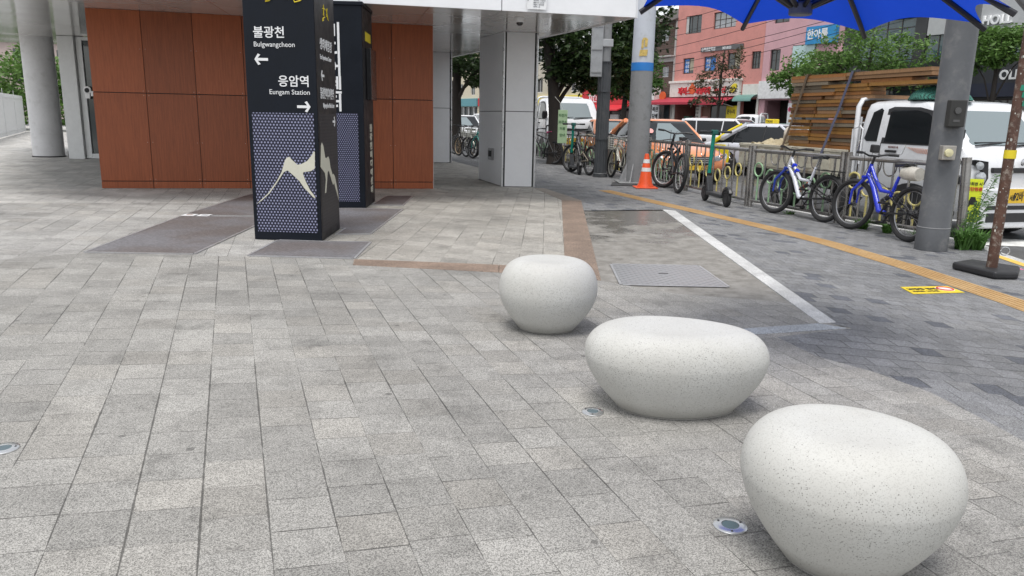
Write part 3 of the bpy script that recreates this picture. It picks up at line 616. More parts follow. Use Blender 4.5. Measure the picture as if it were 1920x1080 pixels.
# ---------------------------------------------------------------- poles, cone, umbrella
M_pgrey = mat('pole_grey', (.23, .235, .24), .55, var=.1, scale=3, dirt=(.17, .17, .17)); M_plight = mat('pole_pale', (.50, .53, .58), .5, var=.06, dirt=(.4, .42, .44)); M_pdark = mat('pole_charcoal', (.055, .06, .066), .55, var=.15, dirt=(.09, .09, .09))
M_blue = mat('blue_band', (.02, .19, .55), .5, var=.05)
o = thing('utility_pole', 'thick grey steel pole with a blue band and paler upper half beside the traffic cone', 'pole', (3.15, 19.75, 0))
b = MB(); b.lathe([(.285, .03), (.272, 2.78)], 40); b.build('lower_shaft', M_pgrey, o, smooth=True)
b = MB(); b.lathe([(.276, 2.78), (.275, 2.98)], 40); b.build('blue_band', M_blue, o, smooth=True)
b = MB(); b.lathe([(.270, 2.98), (.235, 7.)], 40); b.build('upper_shaft', M_plight, o, smooth=True)
b = MB(); b.box(-.5, .5, -.5, .5, .003, .035); b.build('base_plate', M_pgrey, o, bevel=.01)
b = MB()
for k in range(8):
    a = k * math.pi / 4 + .3; u = Vector((math.cos(a), math.sin(a), 0)); v = Vector((-u.y, u.x, 0)) * .008
    b.prism([u * .27 + Vector((0, 0, .036)) - v, u * .48 + Vector((0, 0, .036)) - v, u * .44 + Vector((0, 0, .1)) - v, u * .28 + Vector((0, 0, .5)) - v], v * 2)
b.build('gusset', mat('galvanised', (.40, .41, .42), .45, .4), o)
for k in range(4):
    a = k * math.pi / 2 + .7; b = MB(); b.cyl((.42 * math.cos(a), .42 * math.sin(a), .036), (.42 * math.cos(a), .42 * math.sin(a), .13), .032, n=6); b.build('anchor_bolt', mat('galvanised'), o)
b = MB()
for du, z, w, h in ((-.04, 3.12, .10, .16), (.02, 3.15, .06, .12), (-.07, 3.3, .03, .22), (.03, 3.34, .04, .2), (-.02, 3.5, .05, .06)):
    a = -1.6 + du * 3; u = Vector((math.cos(a), math.sin(a), 0)); e = Vector((-u.y, u.x, 0))
    b.prism([u * .275 + e * x + Vector((0, 0, z + zz)) for x, zz in ((-w, 0), (w * .9, .01), (w, h), (-w * .8, h * .95))], u * .004)
b.build('torn_poster', mat('torn_yellow', (.55, .40, .12), .7, var=.3, scale=20), o)
b = MB(); b.prism([(-.95, -.42, .003), (.6, -.65, .003), (1.0, -.3, .003), (.8, .5, .003), (-.8, .45, .003)], (0, 0, .022)); s_ = b.build('rubber_mat', mat('rubber', (.04, .04, .042), .8), None, bevel=.006, loc=(3.35, 19.35, .0)); tag(s_, 'dark rubber ground mat laid around the thick grey pole', 'mat')
o.location.z = .025
o = thing('street_light_pole', 'slender charcoal fluted pole with a grey sign box in front of the taxis', 'pole', (2.45, 21.85, 0))
b = MB(); n = 32
def flute(z, r):
    return [b.bm.verts.new((math.cos(2 * math.pi * k / n) * r * (1 if k % 2 else .93), math.sin(2 * math.pi * k / n) * r * (1 if k % 2 else .93), z)) for k in range(n)]
b.loft([flute(.1, .19), flute(3.15, .178)]); b.build('shaft', M_pdark, o)
b = MB(); b.lathe([(.21, .003), (.21, .10), (.195, .12)], 24); b.build('base', M_pdark, o)
b = MB(); b.lathe([(.15, 3.15), (.13, 8)], 24); b.build('upper_shaft', M_pgrey, o, smooth=True)
b = MB()
for z in (1.05, 2.35, 3.14): b.lathe([(.20, z), (.20, z + .03)], 24)
b.build('collar', M_pdark, o)
b = MB(); b.box(-.42, -.10, -.2, -.13, 2.75, 4.2); sb_ = b.build('sign_box', mat('sign_back', (.34, .35, .36), .5, .2, dirt=(.25, .25, .25)), o, bevel=.012)
b = MB()
for z in (2.85, 3.45, 4.05): b.box(-.40, -.12, -.215, -.2, z, z + .03)
b.build('sign_rib', M_pgrey, sb_)
b = MB(); b.box(-.12, .18, -.19, -.15, 3.55, 3.75); b.build('bracket', mat('galvanised'), o, bevel=.01)
o = thing('lamp_post', 'big grey round pole with push button boxes standing by the blue bicycle', 'pole', (5.56, 9.98, 0))
b = MB(); b.lathe([(.199, .003), (.199, .30), (.192, .31), (.187, 4.5)], 48); b.build('shaft', mat('pole_slate', (.078, .082, .089), .5, var=.1, scale=3, dirt=(.14, .14, .14)), o, smooth=True)
b = MB(); b.torus((0, 0, .305), (0, 0, 1), .196, .006, 48, 6); b.build('seam', M_pgrey, o, smooth=True)
M_bx = mat('black_box', (.03, .03, .028), .55)
b = MB(); b.box(-.14, .06, -.26, -.15, 1.6, 1.93); bx = b.build('control_box', M_bx, o, bevel=.012)
b = MB(); b.cyl((-.05, -.262, 1.80), (-.05, -.275, 1.80), .04, n=20); b.box(-.09, -.01, -.264, -.26, 1.66, 1.69); b.build('speaker', mat('dark_grey', (.08, .08, .08), .4), bx)
b = MB(); b.box(-.16, .01, -.255, -.16, 1.19, 1.37); bx = b.build('button_box', mat('steel_box2', (.38, .36, .33), .4, .5), o, bevel=.01)
b = MB(); b.lathe([(.0, 0), (.05, 0), (.048, .03), (.0, .04)], 24, (-.09, -.256, 1.28), (0, -1, 0)); b.build('push_button', mat('cream_button', (.62, .58, .36), .4), bx, smooth=True)
cn = thing('traffic_cone', 'orange traffic cone with two white bands at the foot of the thick pole', 'cone', (3.19, 18.55, 0))
M_or = mat('cone_orange', (.72, .085, .018), .45, var=.1, dirt=(.45, .07, .03))
b = MB(); b.box(-.27, .27, -.27, .27, .003, .03); b.build('base', M_or, cn, bevel=.012)
b = MB(); zz = [(.205, .03), (.19, .07), (.165, .12), (.05, .80), (.042, .82), (.03, .80)]; b.lathe(zz, 32); b.build('body', M_or, cn, smooth=True)
for z0, z1 in ((.40, .49), (.60, .69)):
    b = MB(); rr = lambda z: .165 - (z - .12) * .115 / .68 + .003; b.lathe([(rr(z0), z0), (rr(z1), z1)], 32); b.build('reflective_band', mat('reflective_white', (.72, .72, .72), .4), cn, smooth=True)
# cantilever umbrella
um = thing('cantilever_umbrella', 'big blue cantilever parasol on a rusty brown pole with a black weighted base', 'parasol', (5.34, 8.31, 0))
M_pole = mat('rusty_brown', (.085, .04, .026), .5, var=.25, scale=8, dirt=(.30, .26, .22), dscale=14); M_frame = mat('parasol_frame', (.012, .012, .016), .4)
um_o = Vector(um.location)
b = MB(); bs = [(5.06, 8.60), (5.42, 8.83), (5.72, 8.40), (5.46, 8.03), (5.20, 8.02)]
b.prism([(x - um_o.x, y - um_o.y, .003) for x, y in bs], (0, 0, .085)); b.build('base', mat('black_rubber', (.018, .018, .02), .55, var=.2), um, bevel=.03, seg=4)
ptop = Vector((5.33, 8.31, 3.3)) - um_o
b = MB(); b.cyl((0, 0, .06), ptop, .056, .05, n=24); pole_o = b.build('pole', M_pole, um, smooth=True)
b = MB(); b.lathe([(.060, 1.28), (.060, 1.37)], 24); b.build('tape_band', M_yel, um, smooth=True)
rnd = random.Random(4)
b = MB()
for _ in range(70):
    z = rnd.uniform(.4, 2.6); a = rnd.uniform(-3.1, 0); s = rnd.uniform(.003, .012); u = Vector((math.cos(a), math.sin(a), 0)); e = Vector((-u.y, u.x, 0)); c0 = u * .0565 + Vector((0, 0, z))
    b.prism([c0 + e * s * math.cos(q) + Vector((0, 0, s * 1.6 * math.sin(q))) for q in (0, 1.2, 2.4, 3.8, 5.2)], u * .0015)
b.build('paint_chips', mat('chips', (.42, .42, .38), .7, isl=.5), pole_o)
b = MB()
for z, a in ((2.02, -1.9), (1.86, -1.2), (2.3, -1.7), (1.95, -1.5)):
    u = Vector((math.cos(a), math.sin(a), 0)); e = Vector((-u.y, u.x, 0)); c0 = u * .0565 + Vector((0, 0, z)); b.prism([c0 + e * x + Vector((0, 0, y)) for x, y in ((-.02, -.03), (.015, -.035), (.02, .03), (-.012, .025))], u * .002)
b.build('green_tape', mat('green_tape', (.01, .22, .14), .5), pole_o)
b = MB(); b.torus((.11, -.01, .27), (.2, 1, 0), .045, .007, 24, 6); b.cyl((.05, 0, .27), (.07, 0, .27), .012); b.build('ring_bolt', M_steel, um, smooth=True)
um_s = Vector((-.13, 0, 0)); apex = Vector((2.0, 5.3, 2.95)) - um_o + um_s; c0 = Vector((2.0, 5.3, 2.35)) - um_o + um_s
tips = [Vector(p) - um_o + um_s for p in ((.985, 5.46, 2.355), (2.03, 6.70, 2.405), (2.86, 6.27, 2.315), (3.27, 5.40, 2.285), (2.94, 4.57, 2.27), (2.0, 3.95, 2.36), (1.05, 4.3, 2.38), (.72, 4.85, 2.40))]
b = MB(); nS = 10; rowsv = []
# scalloped canopy: eight panels, each a small grid sagging between its ribs
for k in range(8):
    a, e = tips[k], tips[(k + 1) % 8]; g = []
    for i in range(nS + 1):
        f = i / nS; row = []
        for j in range(nS + 1):
            q = j / nS; p = a.lerp(e, q); sag = math.sin(math.pi * q) * f
            pt = apex.lerp(p, f * (1 - .10 * math.sin(math.pi * q) * f)); pt.z += .12 * f * (1 - f) - .03 * sag * (1 - f)
            row.append(b.bm.verts.new(pt))
        g.append(row)
    for i in range(nS):
        for j in range(nS):
            b.bm.faces.new((g[i][j], g[i + 1][j], g[i + 1][j + 1], g[i][j + 1]))
bmesh.ops.remove_doubles(b.bm, verts=b.bm.verts, dist=.0005)
t = NT('blue_canvas'); v = t.pos(); t.col(t.mix(t.ramp(t.noise(3, v, 4), .3, .7), (.004, .042, .40), (.008, .058, .48))); t.set(Roughness=.8); t.bump(t.noise(240, v, 2), .15, .003)
tr = t.n('BsdfTranslucent'); tr.inputs[0].default_value = (.010, .07, .62, 1); ms_ = t.n('MixShader'); ms_.inputs[0].default_value = .42; t.l(t.b.outputs[0], ms_.inputs[1]); t.l(tr.outputs[0], ms_.inputs[2]); t.l(ms_.outputs[0], t.t.nodes['Material Output'].inputs['Surface'])
b.build('canopy', t.m, um, smooth=True)
for k in range(8):
    b = MB(); pts = [apex.lerp(tips[k], f) + Vector((0, 0, .12 * f * (1 - f) - .022)) for f in np.linspace(0, 1.02, 9)]; b.tube(pts, .019, 6); rb_ = b.build('rib', M_frame, um, smooth=True)
    b = MB(); b.tube([c0 + (tips[k] - c0).normalized() * .06, apex.lerp(tips[k], .52) + Vector((0, 0, .0))], .017, 6); b.build('strut', M_frame, rb_, smooth=True)
b = MB(); b.cyl(c0 + Vector((0, 0, -.05)), c0 + Vector((0, 0, .03)), .075, n=20); b.build('hub', mat('hub_grey', (.10, .11, .13), .4), um, bevel=.01)
b = MB(); b.cyl(c0, apex + Vector((0, 0, .12)), .024, n=12); b.build('mast', M_frame, um, smooth=True)
b = MB(); b.tube([ptop + Vector((0, 0, -.1)), ptop.lerp(apex, .45) + Vector((0, 0, .25)), apex + Vector((0, 0, .1))], .04, 10); b.build('arm', M_frame, um, smooth=True)
b = MB(); b.tube([ptop + Vector((0, 0, -.55)), ptop.lerp(apex, .35) + Vector((0, 0, -.06))], .03, 8); b.build('arm_brace', mat('brace_grey', (.16, .16, .17), .4, .3), um, smooth=True)

# ---------------------------------------------------------------- railing
M_ss = mat('stainless', (.34, .33, .32), .28, .85, var=.15, scale=5, dirt=(.2, .18, .16)); M_ry = mat('ring_yellow', (.53, .46, .17), .5, var=.12, dirt=(.42, .36, .16)); M_rg = mat('ring_green', (.28, .45, .27), .5, var=.12, dirt=(.24, .36, .22))
fpts = [(6.20, 10.68), (5.40, 12.52), (4.60, 14.9), (4.05, 18.05), (3.58, 20.6), (2.92, 23.2), (2.15, 25.9), (1.4, 28.5), (.45, 31.4), (-.5, 34.2), (-1.5, 37.)]
flabel = ['steel railing panel with yellow rings behind the blue bicycle', 'steel railing panel with pale green rings behind the white bicycle', 'steel railing panel with yellow rings behind the teal stemmed scooter', 'railing panel with green rings behind the black bicycle by the cone', 'railing panel between the thick grey pole and the charcoal pole', 'railing panel behind the dark bicycles by the charcoal pole', 'railing panel just in front of the big street tree trunk', 'railing panel left of the big tree behind a leaning bicycle', 'railing panel seen under the canopy, nearer than its neighbour', 'railing panel seen under the canopy, farthest down the street']
def railing(p0, p1, label, m):
    p0, p1 = Vector((*p0, 0)), Vector((*p1, 0)); LL = (p1 - p0).length; ang = math.atan2(p1.y - p0.y, p1.x - p0.x)
    o = thing('railing', label, 'railing', p0, ang, 'street railing panels')
    for x in (.06, LL - .06):
        b = MB(); b.cyl((x, 0, .003), (x, 0, 1.17), .048, n=16); b.build('post', M_ss, o, smooth=True)
    b = MB(); b.cyl((.06, 0, 1.08), (LL - .06, 0, 1.08), .036, n=14); b.build('top_rail', M_ss, o, smooth=True)
    b = MB(); b.cyl((.06, 0, .12), (LL - .06, 0, .12), .030, n=12); b.build('bottom_rail', M_ss, o, smooth=True)
    n = 13; b = MB()
    for k in range(1, n):
        if k % 2 == 0: continue
        x = .06 + (LL - .12) * k / n; b.cyl((x, 0, .12), (x, 0, 1.08), .018, n=8)
    bars = b.build('bars', M_ss, o, smooth=True); bars.name = 'baluster_grating'
    for k in range(2, n, 2):
        x = .06 + (LL - .12) * k / n; f = abs(k / n - .5) * 2; zc = .48 + .30 * f ** 1.2; r = .125
        b = MB(); b.torus((x, 0, zc), (0, 1, 0), r, .017, 28, 8); b.cyl((x, 0, .14), (x, 0, zc - r), .017, n=8); b.build('ring_ornament', m, o, smooth=True)
    for k in (3, 5, 7, 9):
        x = .06 + (LL - .12) * (k + .5) / n; b = MB(); b.tube([(x + .125 * math.cos(a), 0, 1.045 - .20 * abs(math.sin(a)) ** .8) for a in np.linspace(math.pi, 2 * math.pi, 15)], .012, 6); b.build('hanging_loop', M_ss, o, smooth=True)
    return o
for k in range(len(fpts) - 1): railing(fpts[k], fpts[k + 1], flabel[k], M_rg if k % 2 else M_ry)
b = MB(); b.cyl((0, 0, .003), (0, 0, 1.2), .062, n=20); ep = b.build('end_post', M_ss, None, smooth=True, loc=(6.22, 10.45, 0)); ep.rotation_euler = (R(-3), R(-2), 0); ep.name = 'railing_end_post'; tag(ep, 'thick steel end post of the railing right of the big grey pole', 'post')
# yellow warning board wired on the railing end
yb = thing('warning_board', 'fluorescent yellow stop when turning right board on the railing end', 'sign', (6.43, 10.66, .30), R(-14))
b = MB(); b.box(-.105, .105, -.004, .004, 0, .60); b.build('board', mat('fluo_yellow', (.72, .80, .03), .5, var=.04), yb)
text('lettering', '우회전 시', .048, M_blk, yb, (0, -.009, .515), (1, 0, 0), UP, .003, .001, 1, 'CENTER'); text('lettering', '일단멈춤', .056, M_red, yb, (0, -.009, .44), (1, 0, 0), UP, .003, .002, 1, 'CENTER')
b = MB(); b.prism([(x, -.0045, z) for x, z in ((-.06, .24), (.06, .24), (.06, .30), (.04, .305), (.03, .35), (-.03, .35), (-.04, .305), (-.06, .30))], (0, -.003, 0)); b.box(-.055, -.03, -.0075, -.0045, .215, .24); b.box(.03, .055, -.0075, -.0045, .215, .24); b.build('car_symbol', M_blk, yb)
b = MB()
for k in range(5): x = -.085 + k * .036; b.prism([(x, -.0045, .05), (x + .016, -.0045, .05), (x + .026, -.0045, .16), (x + .01, -.0045, .16)], (0, -.003, 0))
b.box(-.09, .09, -.0075, -.0045, .02, .03); b.build('crossing_symbol', M_blk, yb)

# ---------------------------------------------------------------- bicycles and scooters
M_tyre = mat('tyre', (.018, .018, .019), .75); M_rim = mat('alloy_rim', (.30, .30, .31), .3, .8); M_blkp = mat('black_parts', (.02, .02, .022), .45); M_chrome = mat('chrome', (.55, .55, .56), .2, .9)
def bike(label, p_rear, p_front, k, fm, fork=None, susp=False, basket=False, rack=False, wheel_r=.33, lean=0., rim=None, fm2=None, bars=0., saddle=None, fender=None, steer=0., group='bicycles parked along the railing'):
    pr, pf = Vector((*p_rear, 0)), Vector((*p_front, 0)); d = pf - pr; ang = math.atan2(d.y, d.x); k = k or d.length / 1.05
    o = thing('bicycle', label, 'bicycle', (pr + pf) / 2, 0, group, k); o.rotation_euler = (lean, 0, ang)
    Rw = wheel_r; rim = rim or M_rim; fm2 = fm2 or fm; xr, xf = -.52, .53
    def wheel(x, nm, st=0.):
        b = MB(); b.torus((0, 0, 0), (0, 1, 0), Rw - .032, .032, 40, 8); w = b.build('wheel', M_tyre, o, smooth=True, loc=(x, 0, Rw)); w.rotation_euler = (0, 0, st)
        b = MB(); b.torus((0, 0, 0), (0, 1, 0), Rw - .068, .009, 40, 6); b.build('rim', rim, w, smooth=True)
        b = MB(); 
        for i in range(18):
            a = 2 * math.pi * i / 18; b.tube([(.02 * math.cos(a + 1.3), .02 * (-1) ** i, .02 * math.sin(a + 1.3)), ((Rw - .06) * math.cos(a), 0, (Rw - .06) * math.sin(a))], .0022, 4)
        b.build('spokes', rim, w)
        b = MB(); b.cyl((0, -.045, 0), (0, .045, 0), .022, n=12)
        if x < 0: b.cyl((0, -.05, 0), (0, -.03, 0), .055, .04, n=18)
        b.build('hub', M_blkp, w, smooth=True)
        if fender:
            b = MB(); b.tube([((Rw + .025) * math.cos(a), 0, (Rw + .025) * math.sin(a)) for a in np.linspace(.2, 2.9, 14)], .02, 6); b.build('mudguard', fender, w, smooth=True)
        return w
    wheel(xr, 'rear'); wheel(xf, 'front', steer)
    BBp, ST, HT, HB = Vector((-.09, 0, .285)), Vector((-.22, 0, .74)), Vector((.30, 0, .86)), Vector((.345, 0, .70))
    b = MB()
    if susp:
        b.tube([HB + Vector((-.01, 0, .03)), Vector((.18, 0, .56)), Vector((.02, 0, .30)), BBp], [.026, .034, .036, .03], 10); b.tube([HT + Vector((.0, 0, -.03)), Vector((.2, 0, .70)), Vector((.05, 0, .55)), Vector((-.16, 0, .54))], [.018, .023, .025, .02], 10)
        b.tube([Vector((-.13, 0, .48)), ST], .02, 8)
    else:
        b.tube([HT + Vector((.01, 0, -.05)), ST + Vector((.01, 0, -.06))], .018, 8); b.tube([HB + Vector((-.005, 0, .02)), BBp], .022, 8); b.tube([BBp, ST], .018, 8)
    b.tube([HB, HT], .024, 10); b.build('frame', fm, o, smooth=True)
    b = MB()
    for s in (-1, 1):
        b.tube([BBp + Vector((0, s * .03, 0)), Vector((xr, s * .06, Rw))], .012, 6); b.tube([(Vector((-.12, s * .03, .5)) if susp else ST + Vector((0, s * .02, -.06))), Vector((xr, s * .06, Rw))], .010, 6)
    if susp: b.tube([Vector((-.12, 0, .5)), Vector((.0, 0, .42))], .03, 10)
    b.build('rear_triangle', fm2 if not susp else (saddle or M_chrome), o, smooth=True)
    b = MB(); cs, sn = math.cos(steer), math.sin(steer); piv = HB
    def rot(p): q = p - Vector((xf, 0, 0)); return Vector((xf + q.x * cs - q.y * sn, q.x * sn + q.y * cs, p.z)) if steer else p
    for s in (-1, 1): b.tube([rot(HB + Vector((.01, s * .055, -.02))), rot(Vector((xf - .01, s * .06, Rw + .18))), rot(Vector((xf, s * .06, Rw)))], [.020, .018, .012], 8)
    b.tube([HB + Vector((.01, -.06, -.01)), HB + Vector((.01, .06, -.01))], .02, 8); b.build('fork', fork or fm, o, smooth=True)
    b = MB(); hb = HT + Vector((-.03, 0, .10)); b.tube([HT, hb], .016, 8)
    b.tube([hb + Vector((-.05 - bars, -.29, .03)), hb + Vector((.0, -.18, .03)), hb + Vector((.04, -.06, 0)), hb + Vector((.04, .06, 0)), hb + Vector((.0, .18, .03)), hb + Vector((-.05 - bars, .29, .03))], .012, 8); h_ = b.build('handlebar', M_blkp if not basket else M_chrome, o, smooth=True)
    for s in (-1, 1): b = MB(); b.tube([hb + Vector((-.0 - bars * .5, s * .19, .03)), hb + Vector((-.055 - bars, s * .30, .03))], .018, 8); b.build('grip', M_blkp, h_, smooth=True)
    b = MB(); b.tube([hb + Vector((.03, -.12, .02)), hb + Vector((.16, -.08, .04)), HB + Vector((.08, -.04, .1)), Vector((xf, .02, Rw + .1))], .004, 5); b.tube([hb + Vector((.03, .12, .02)), hb + Vector((.18, .02, .05)), HB + Vector((.05, .02, .05)), Vector((0, .02, .62)), Vector((xr + .1, .03, .45))], .004, 5); b.build('brake_cable', M_blkp, o)
    b = MB(); b.tube([ST, ST + Vector((-.035, 0, .12))], .014, 8); b.build('seat_post', M_chrome, o, smooth=True)
    b = MB(); sp_ = ST + Vector((-.04, 0, .14)); rg = []
    for x, w, z in ((-.14, .035, .012), (-.12, .07, .02), (-.05, .075, .015), (.03, .035, .008), (.11, .022, .006), (.135, .012, 0)):
        rg.append([b.bm.verts.new(sp_ + Vector((x, w * math.cos(a), z + (.016 if math.sin(a) > 0 else .035) * math.sin(a)))) for a in np.linspace(0, 2 * math.pi, 12, endpoint=False)])
    b.loft(rg); b.build('saddle', saddle or M_blkp, o, smooth=True)
    b = MB(); b.torus(BBp + Vector((0, -.05, 0)), (0, 1, 0), .085, .008, 24, 5); b.cyl(BBp + Vector((0, -.07, 0)), BBp + Vector((0, .07, 0)), .02, n=10); b.tube([BBp + Vector((0, -.07, 0)), BBp + Vector((.10, -.075, -.13))], .011, 6); b.tube([BBp + Vector((0, .07, 0)), BBp + Vector((-.10, .075, .13))], .011, 6); cr = b.build('crankset', M_blkp, o, smooth=True)
    b = MB(); b.box(.05, .15, -.17, -.08, .145, .17); b.build('pedal', M_blkp, cr); b = MB(); b.box(-.24, -.14, .08, .17, .40, .425); b.build('pedal', M_blkp, cr)
    b = MB(); b.tube([BBp + Vector((0, -.05, .085)), Vector((xr, -.05, Rw + .05)), Vector((xr - .05, -.05, Rw)), Vector((xr, -.05, Rw - .05)), BBp + Vector((0, -.05, -.085))], .006, 4); b.build('chain', M_blkp, o)
    if basket:
        b = MB()
        for z in np.linspace(.66, .92, 6):
            e = (z - .66) * .15; b.tube([(xf - .10 - e, -.13 - e, z), (xf + .16 + e, -.13 - e, z), (xf + .16 + e, .13 + e, z), (xf - .10 - e, .13 + e, z)], .006, 4, True)
        for x in np.linspace(-.10, .16, 6):
            for s in (-1, 1): b.tube([(xf + x, s * .13, .66), (xf + x * 1.1, s * .17, .92)], .004, 4)
        for y in np.linspace(-.12, .12, 6): b.tube([(xf + .16, y, .66), (xf + .2, y * 1.3, .92)], .004, 4); b.tube([(xf - .1, y, .66), (xf + .16, y, .66)], .004, 4)
        b.build('basket', mat('wire_white', (.55, .55, .5), .4, .3), o)
    if rack:
        b = MB(); b.box(xr - .2, xr + .25, -.06, .06, .70, .715)
        for s in (-1, 1): b.tube([(xr, s * .06, Rw), (xr - .08, s * .06, .70)], .007, 5)
        b.build('rear_rack', M_blkp, o)
    return o
M_bw = mat('frame_white', (.60, .62, .68), .3, coat=.4, var=.05); M_bb = mat('frame_blue', (.012, .035, .52), .25, coat=.5, var=.05); M_bk = mat('frame_black', (.018, .018, .02), .35, coat=.3); M_bs = mat('frame_silver', (.42, .41, .36), .35, .5); M_bt = mat('frame_teal', (.015, .30, .26), .35); M_brd = mat('frame_red', (.45, .05, .05), .35); M_pk = mat('pink_cover', (.62, .07, .22), .6); M_tan = mat('tan_seat', (.30, .26, .2), .6)
bk1 = bike('white and blue full suspension bicycle leaning on the green ringed railing panel', (5.17, 12.62), (4.72, 13.80), 1.20, M_bw, mat('fork_blue', (.02, .05, .35), .4), True, lean=R(5), rack=True, saddle=M_bk, steer=.1)
bk2 = bike('bright blue full suspension bicycle leaning on the railing beside the big grey pole', (5.56, 10.62), (5.27, 11.86), 1.20, M_bb, M_bb, True, lean=R(4), saddle=M_bk, rim=M_rim, steer=.2)
for q_, z_ in ((.24, .735), (.17, .66)): b = MB(); b.cyl((q_, 0, z_ - .02), (q_ - .03, 0, z_ + .02), .034, n=14); b.build('frame_band', M_bb, bk1, smooth=True)
for o_, x_, c_ in ((bk1, -.02, '(.5, .12, .06)'), (bk2, -.02, '(.4, .4, .4)')):
    b = MB(); b.tube([(-.12 + .012 * k + .0, .034 * math.cos(k * 1.3), .50 - .008 * k + .034 * math.sin(k * 1.3)) for k in range(14)], .006, 5); b.build('shock_spring', mat('spring_red', (.45, .10, .05), .4) if o_ is bk1 else M_chrome, o_, smooth=True)
bkc = bike('black city bicycle on a slant against the railing next to the traffic cone', (3.72, 17.1), (3.62, 18.9), 1.38, M_bk, M_bk, lean=R(6), rim=mat('bright_rim', (.62, .62, .62), .3, .5), steer=.5)
for s in (-1, 1): b = MB(); b.tube([(.26, s * .27, .98), (.20, s * .32, 1.02), (.17, s * .33, 1.13)], .011, 6); b.build('bar_end', M_chrome, bk2, smooth=True)
b = MB(); b.box(-.05, .03, -.045, .045, 1.0, 1.1); b.build('handlebar_box', M_blkp, bk2, loc=(.31, 0, 0), bevel=.015)
b = MB(); b.lathe([(.001, -.12), (.075, -.12), (.085, 0), (.075, .12), (.001, .12)], 20, (-.42, 0, .79), (1, 0, 0)); b.build('rolled_bag', mat('plastic_wrap', (.55, .52, .46), .35, var=.2), bk2, smooth=True)
bike('silver basket bicycle with a pale saddle between the charcoal pole and the thick grey pole', (2.98, 20.5), (2.74, 21.7), 1.2, M_bs, M_bs, basket=True, rack=True, saddle=mat('pale_saddle', (.5, .49, .45), .5), lean=R(5), rim=M_bs, fender=M_bs)
bike('dark bicycle with an orange panel parked left of the charcoal pole', (2.18, 22.3), (1.72, 23.6), 1.3, M_bk, M_bk, True, lean=R(4), saddle=M_tan, steer=.3)
bike('black bicycle with a pink saddle cover behind the big street tree', (1.35, 27.4), (.55, 28.3), 1.28, M_bk, M_bk, lean=R(5), saddle=M_pk, rim=M_rim)
for i, (x, y, m, lb, bs) in enumerate(((-2.0, 31.6, M_bk, 'tan wheeled black bicycle beside the dark trunk seen under the canopy', 0), (-1.62, 30.6, M_bs, 'silver bicycle in the gap between the two white columns', 1), (-1.30, 29.6, M_bt, 'teal bicycle nearest the square white column in the gap', 1), (-2.25, 32.8, M_bk, 'black bicycle farthest back in the gap between the columns', 0))):
    bike(lb, (x + .35, y - .45), (x - .35, y + .6), 1.25, m, m, basket=bool(bs), lean=R(4), rack=True, rim=mat('tan_rim', (.45, .33, .2), .5) if i == 0 else None)
def scooter(label, p_front, p_rear, k):
    pf, pr = Vector((*p_front, 0)), Vector((*p_rear, 0)); d = pf - pr
    o = thing('kick_scooter', label, 'scooter', (pf + pr) / 2, math.atan2(d.y, d.x), 'shared electric scooters', k)
    h = .45
    for x in (h, -h):
        b = MB(); b.torus((0, 0, 0), (0, 1, 0), .095, .032, 28, 8); w = b.build('wheel', M_tyre, o, smooth=True, loc=(x, 0, .127)); b = MB(); b.cyl((0, -.03, 0), (0, .03, 0), .075, n=20); b.build('motor_hub', M_blkp, w, smooth=True)
    b = MB(); b.box(-.33, .25, -.075, .075, .12, .18); b.prism([(.24, -.05, .13), (.30, -.05, .19), (.37, -.05, .38), (.31, -.05, .42), (.22, -.05, .18)], (0, .1, 0)); b.build('deck', mat('scooter_black', (.028, .03, .034), .5), o, bevel=.015)
    b = MB(); b.tube([(-h + .15 * math.cos(a), 0, .127 + .15 * math.sin(a)) for a in np.linspace(.3, 2.6, 10)], .035, 6); b.build('mudguard', M_blkp, o, smooth=True)
    b = MB(); b.tube([(h, 0, .127), (.40, 0, .25), (.345, 0, .46)], .035, 8); b.build('fork', M_blkp, o, smooth=True)
    b = MB(); b.tube([(.345, 0, .46), (.27, 0, 1.08)], .030, 12); b.build('stem', mat('scooter_teal', (.005, .27, .20), .4), o, smooth=True)
    b = MB(); b.box(.19, .31, -.045, .045, 1.06, 1.13); b.build('head_unit', mat('scooter_dark_teal', (.01, .10, .085), .45), o, bevel=.012)
    b = MB(); b.tube([(.20, -.25, 1.10), (.26, -.05, 1.10), (.26, .05, 1.10), (.20, .25, 1.10)], .014, 8); hb_ = b.build('handlebar', M_blkp, o, smooth=True)
    for s in (-1, 1): b = MB(); b.tube([(.225, s * .14, 1.10), (.20, s * .26, 1.10)], .02, 8); b.build('grip', M_blkp, hb_, smooth=True)
    return o
scooter('teal stemmed electric scooter standing before the yellow ringed railing panel', (3.97, 15.75), (4.10, 14.66), 1.28)
scooter('teal stemmed electric scooter parked beside the big street tree trunk', (1.70, 23.75), (1.92, 22.4), 1.32)
gb = thing('hanging_placard', 'pale green vertical placard hung on the scooter beside the tree', 'placard', (1.48, 24.35, .85), R(10))
b = MB(); b.box(-.15, .15, -.01, .01, 0, 1.02); b.build('board', mat('pale_green_board', (.36, .50, .30), .6, var=.1), gb, bevel=.004)
for i, s in enumerate(('자전거', '보관소', '이용', '안내')): text('lettering', s, .10, mat('green_ink', (.05, .16, .06), .6), gb, (0, -.016, .82 - .2 * i), (1, 0, 0), UP, .004, .001, 1, 'CENTER')
b = MB(); b.tube([(0, 0, 1.02), (-.1, .05, 1.25), (-.25, .1, 1.42)], .008, 5); b.build('cord', mat('pale_cord', (.5, .5, .45), .6), gb)
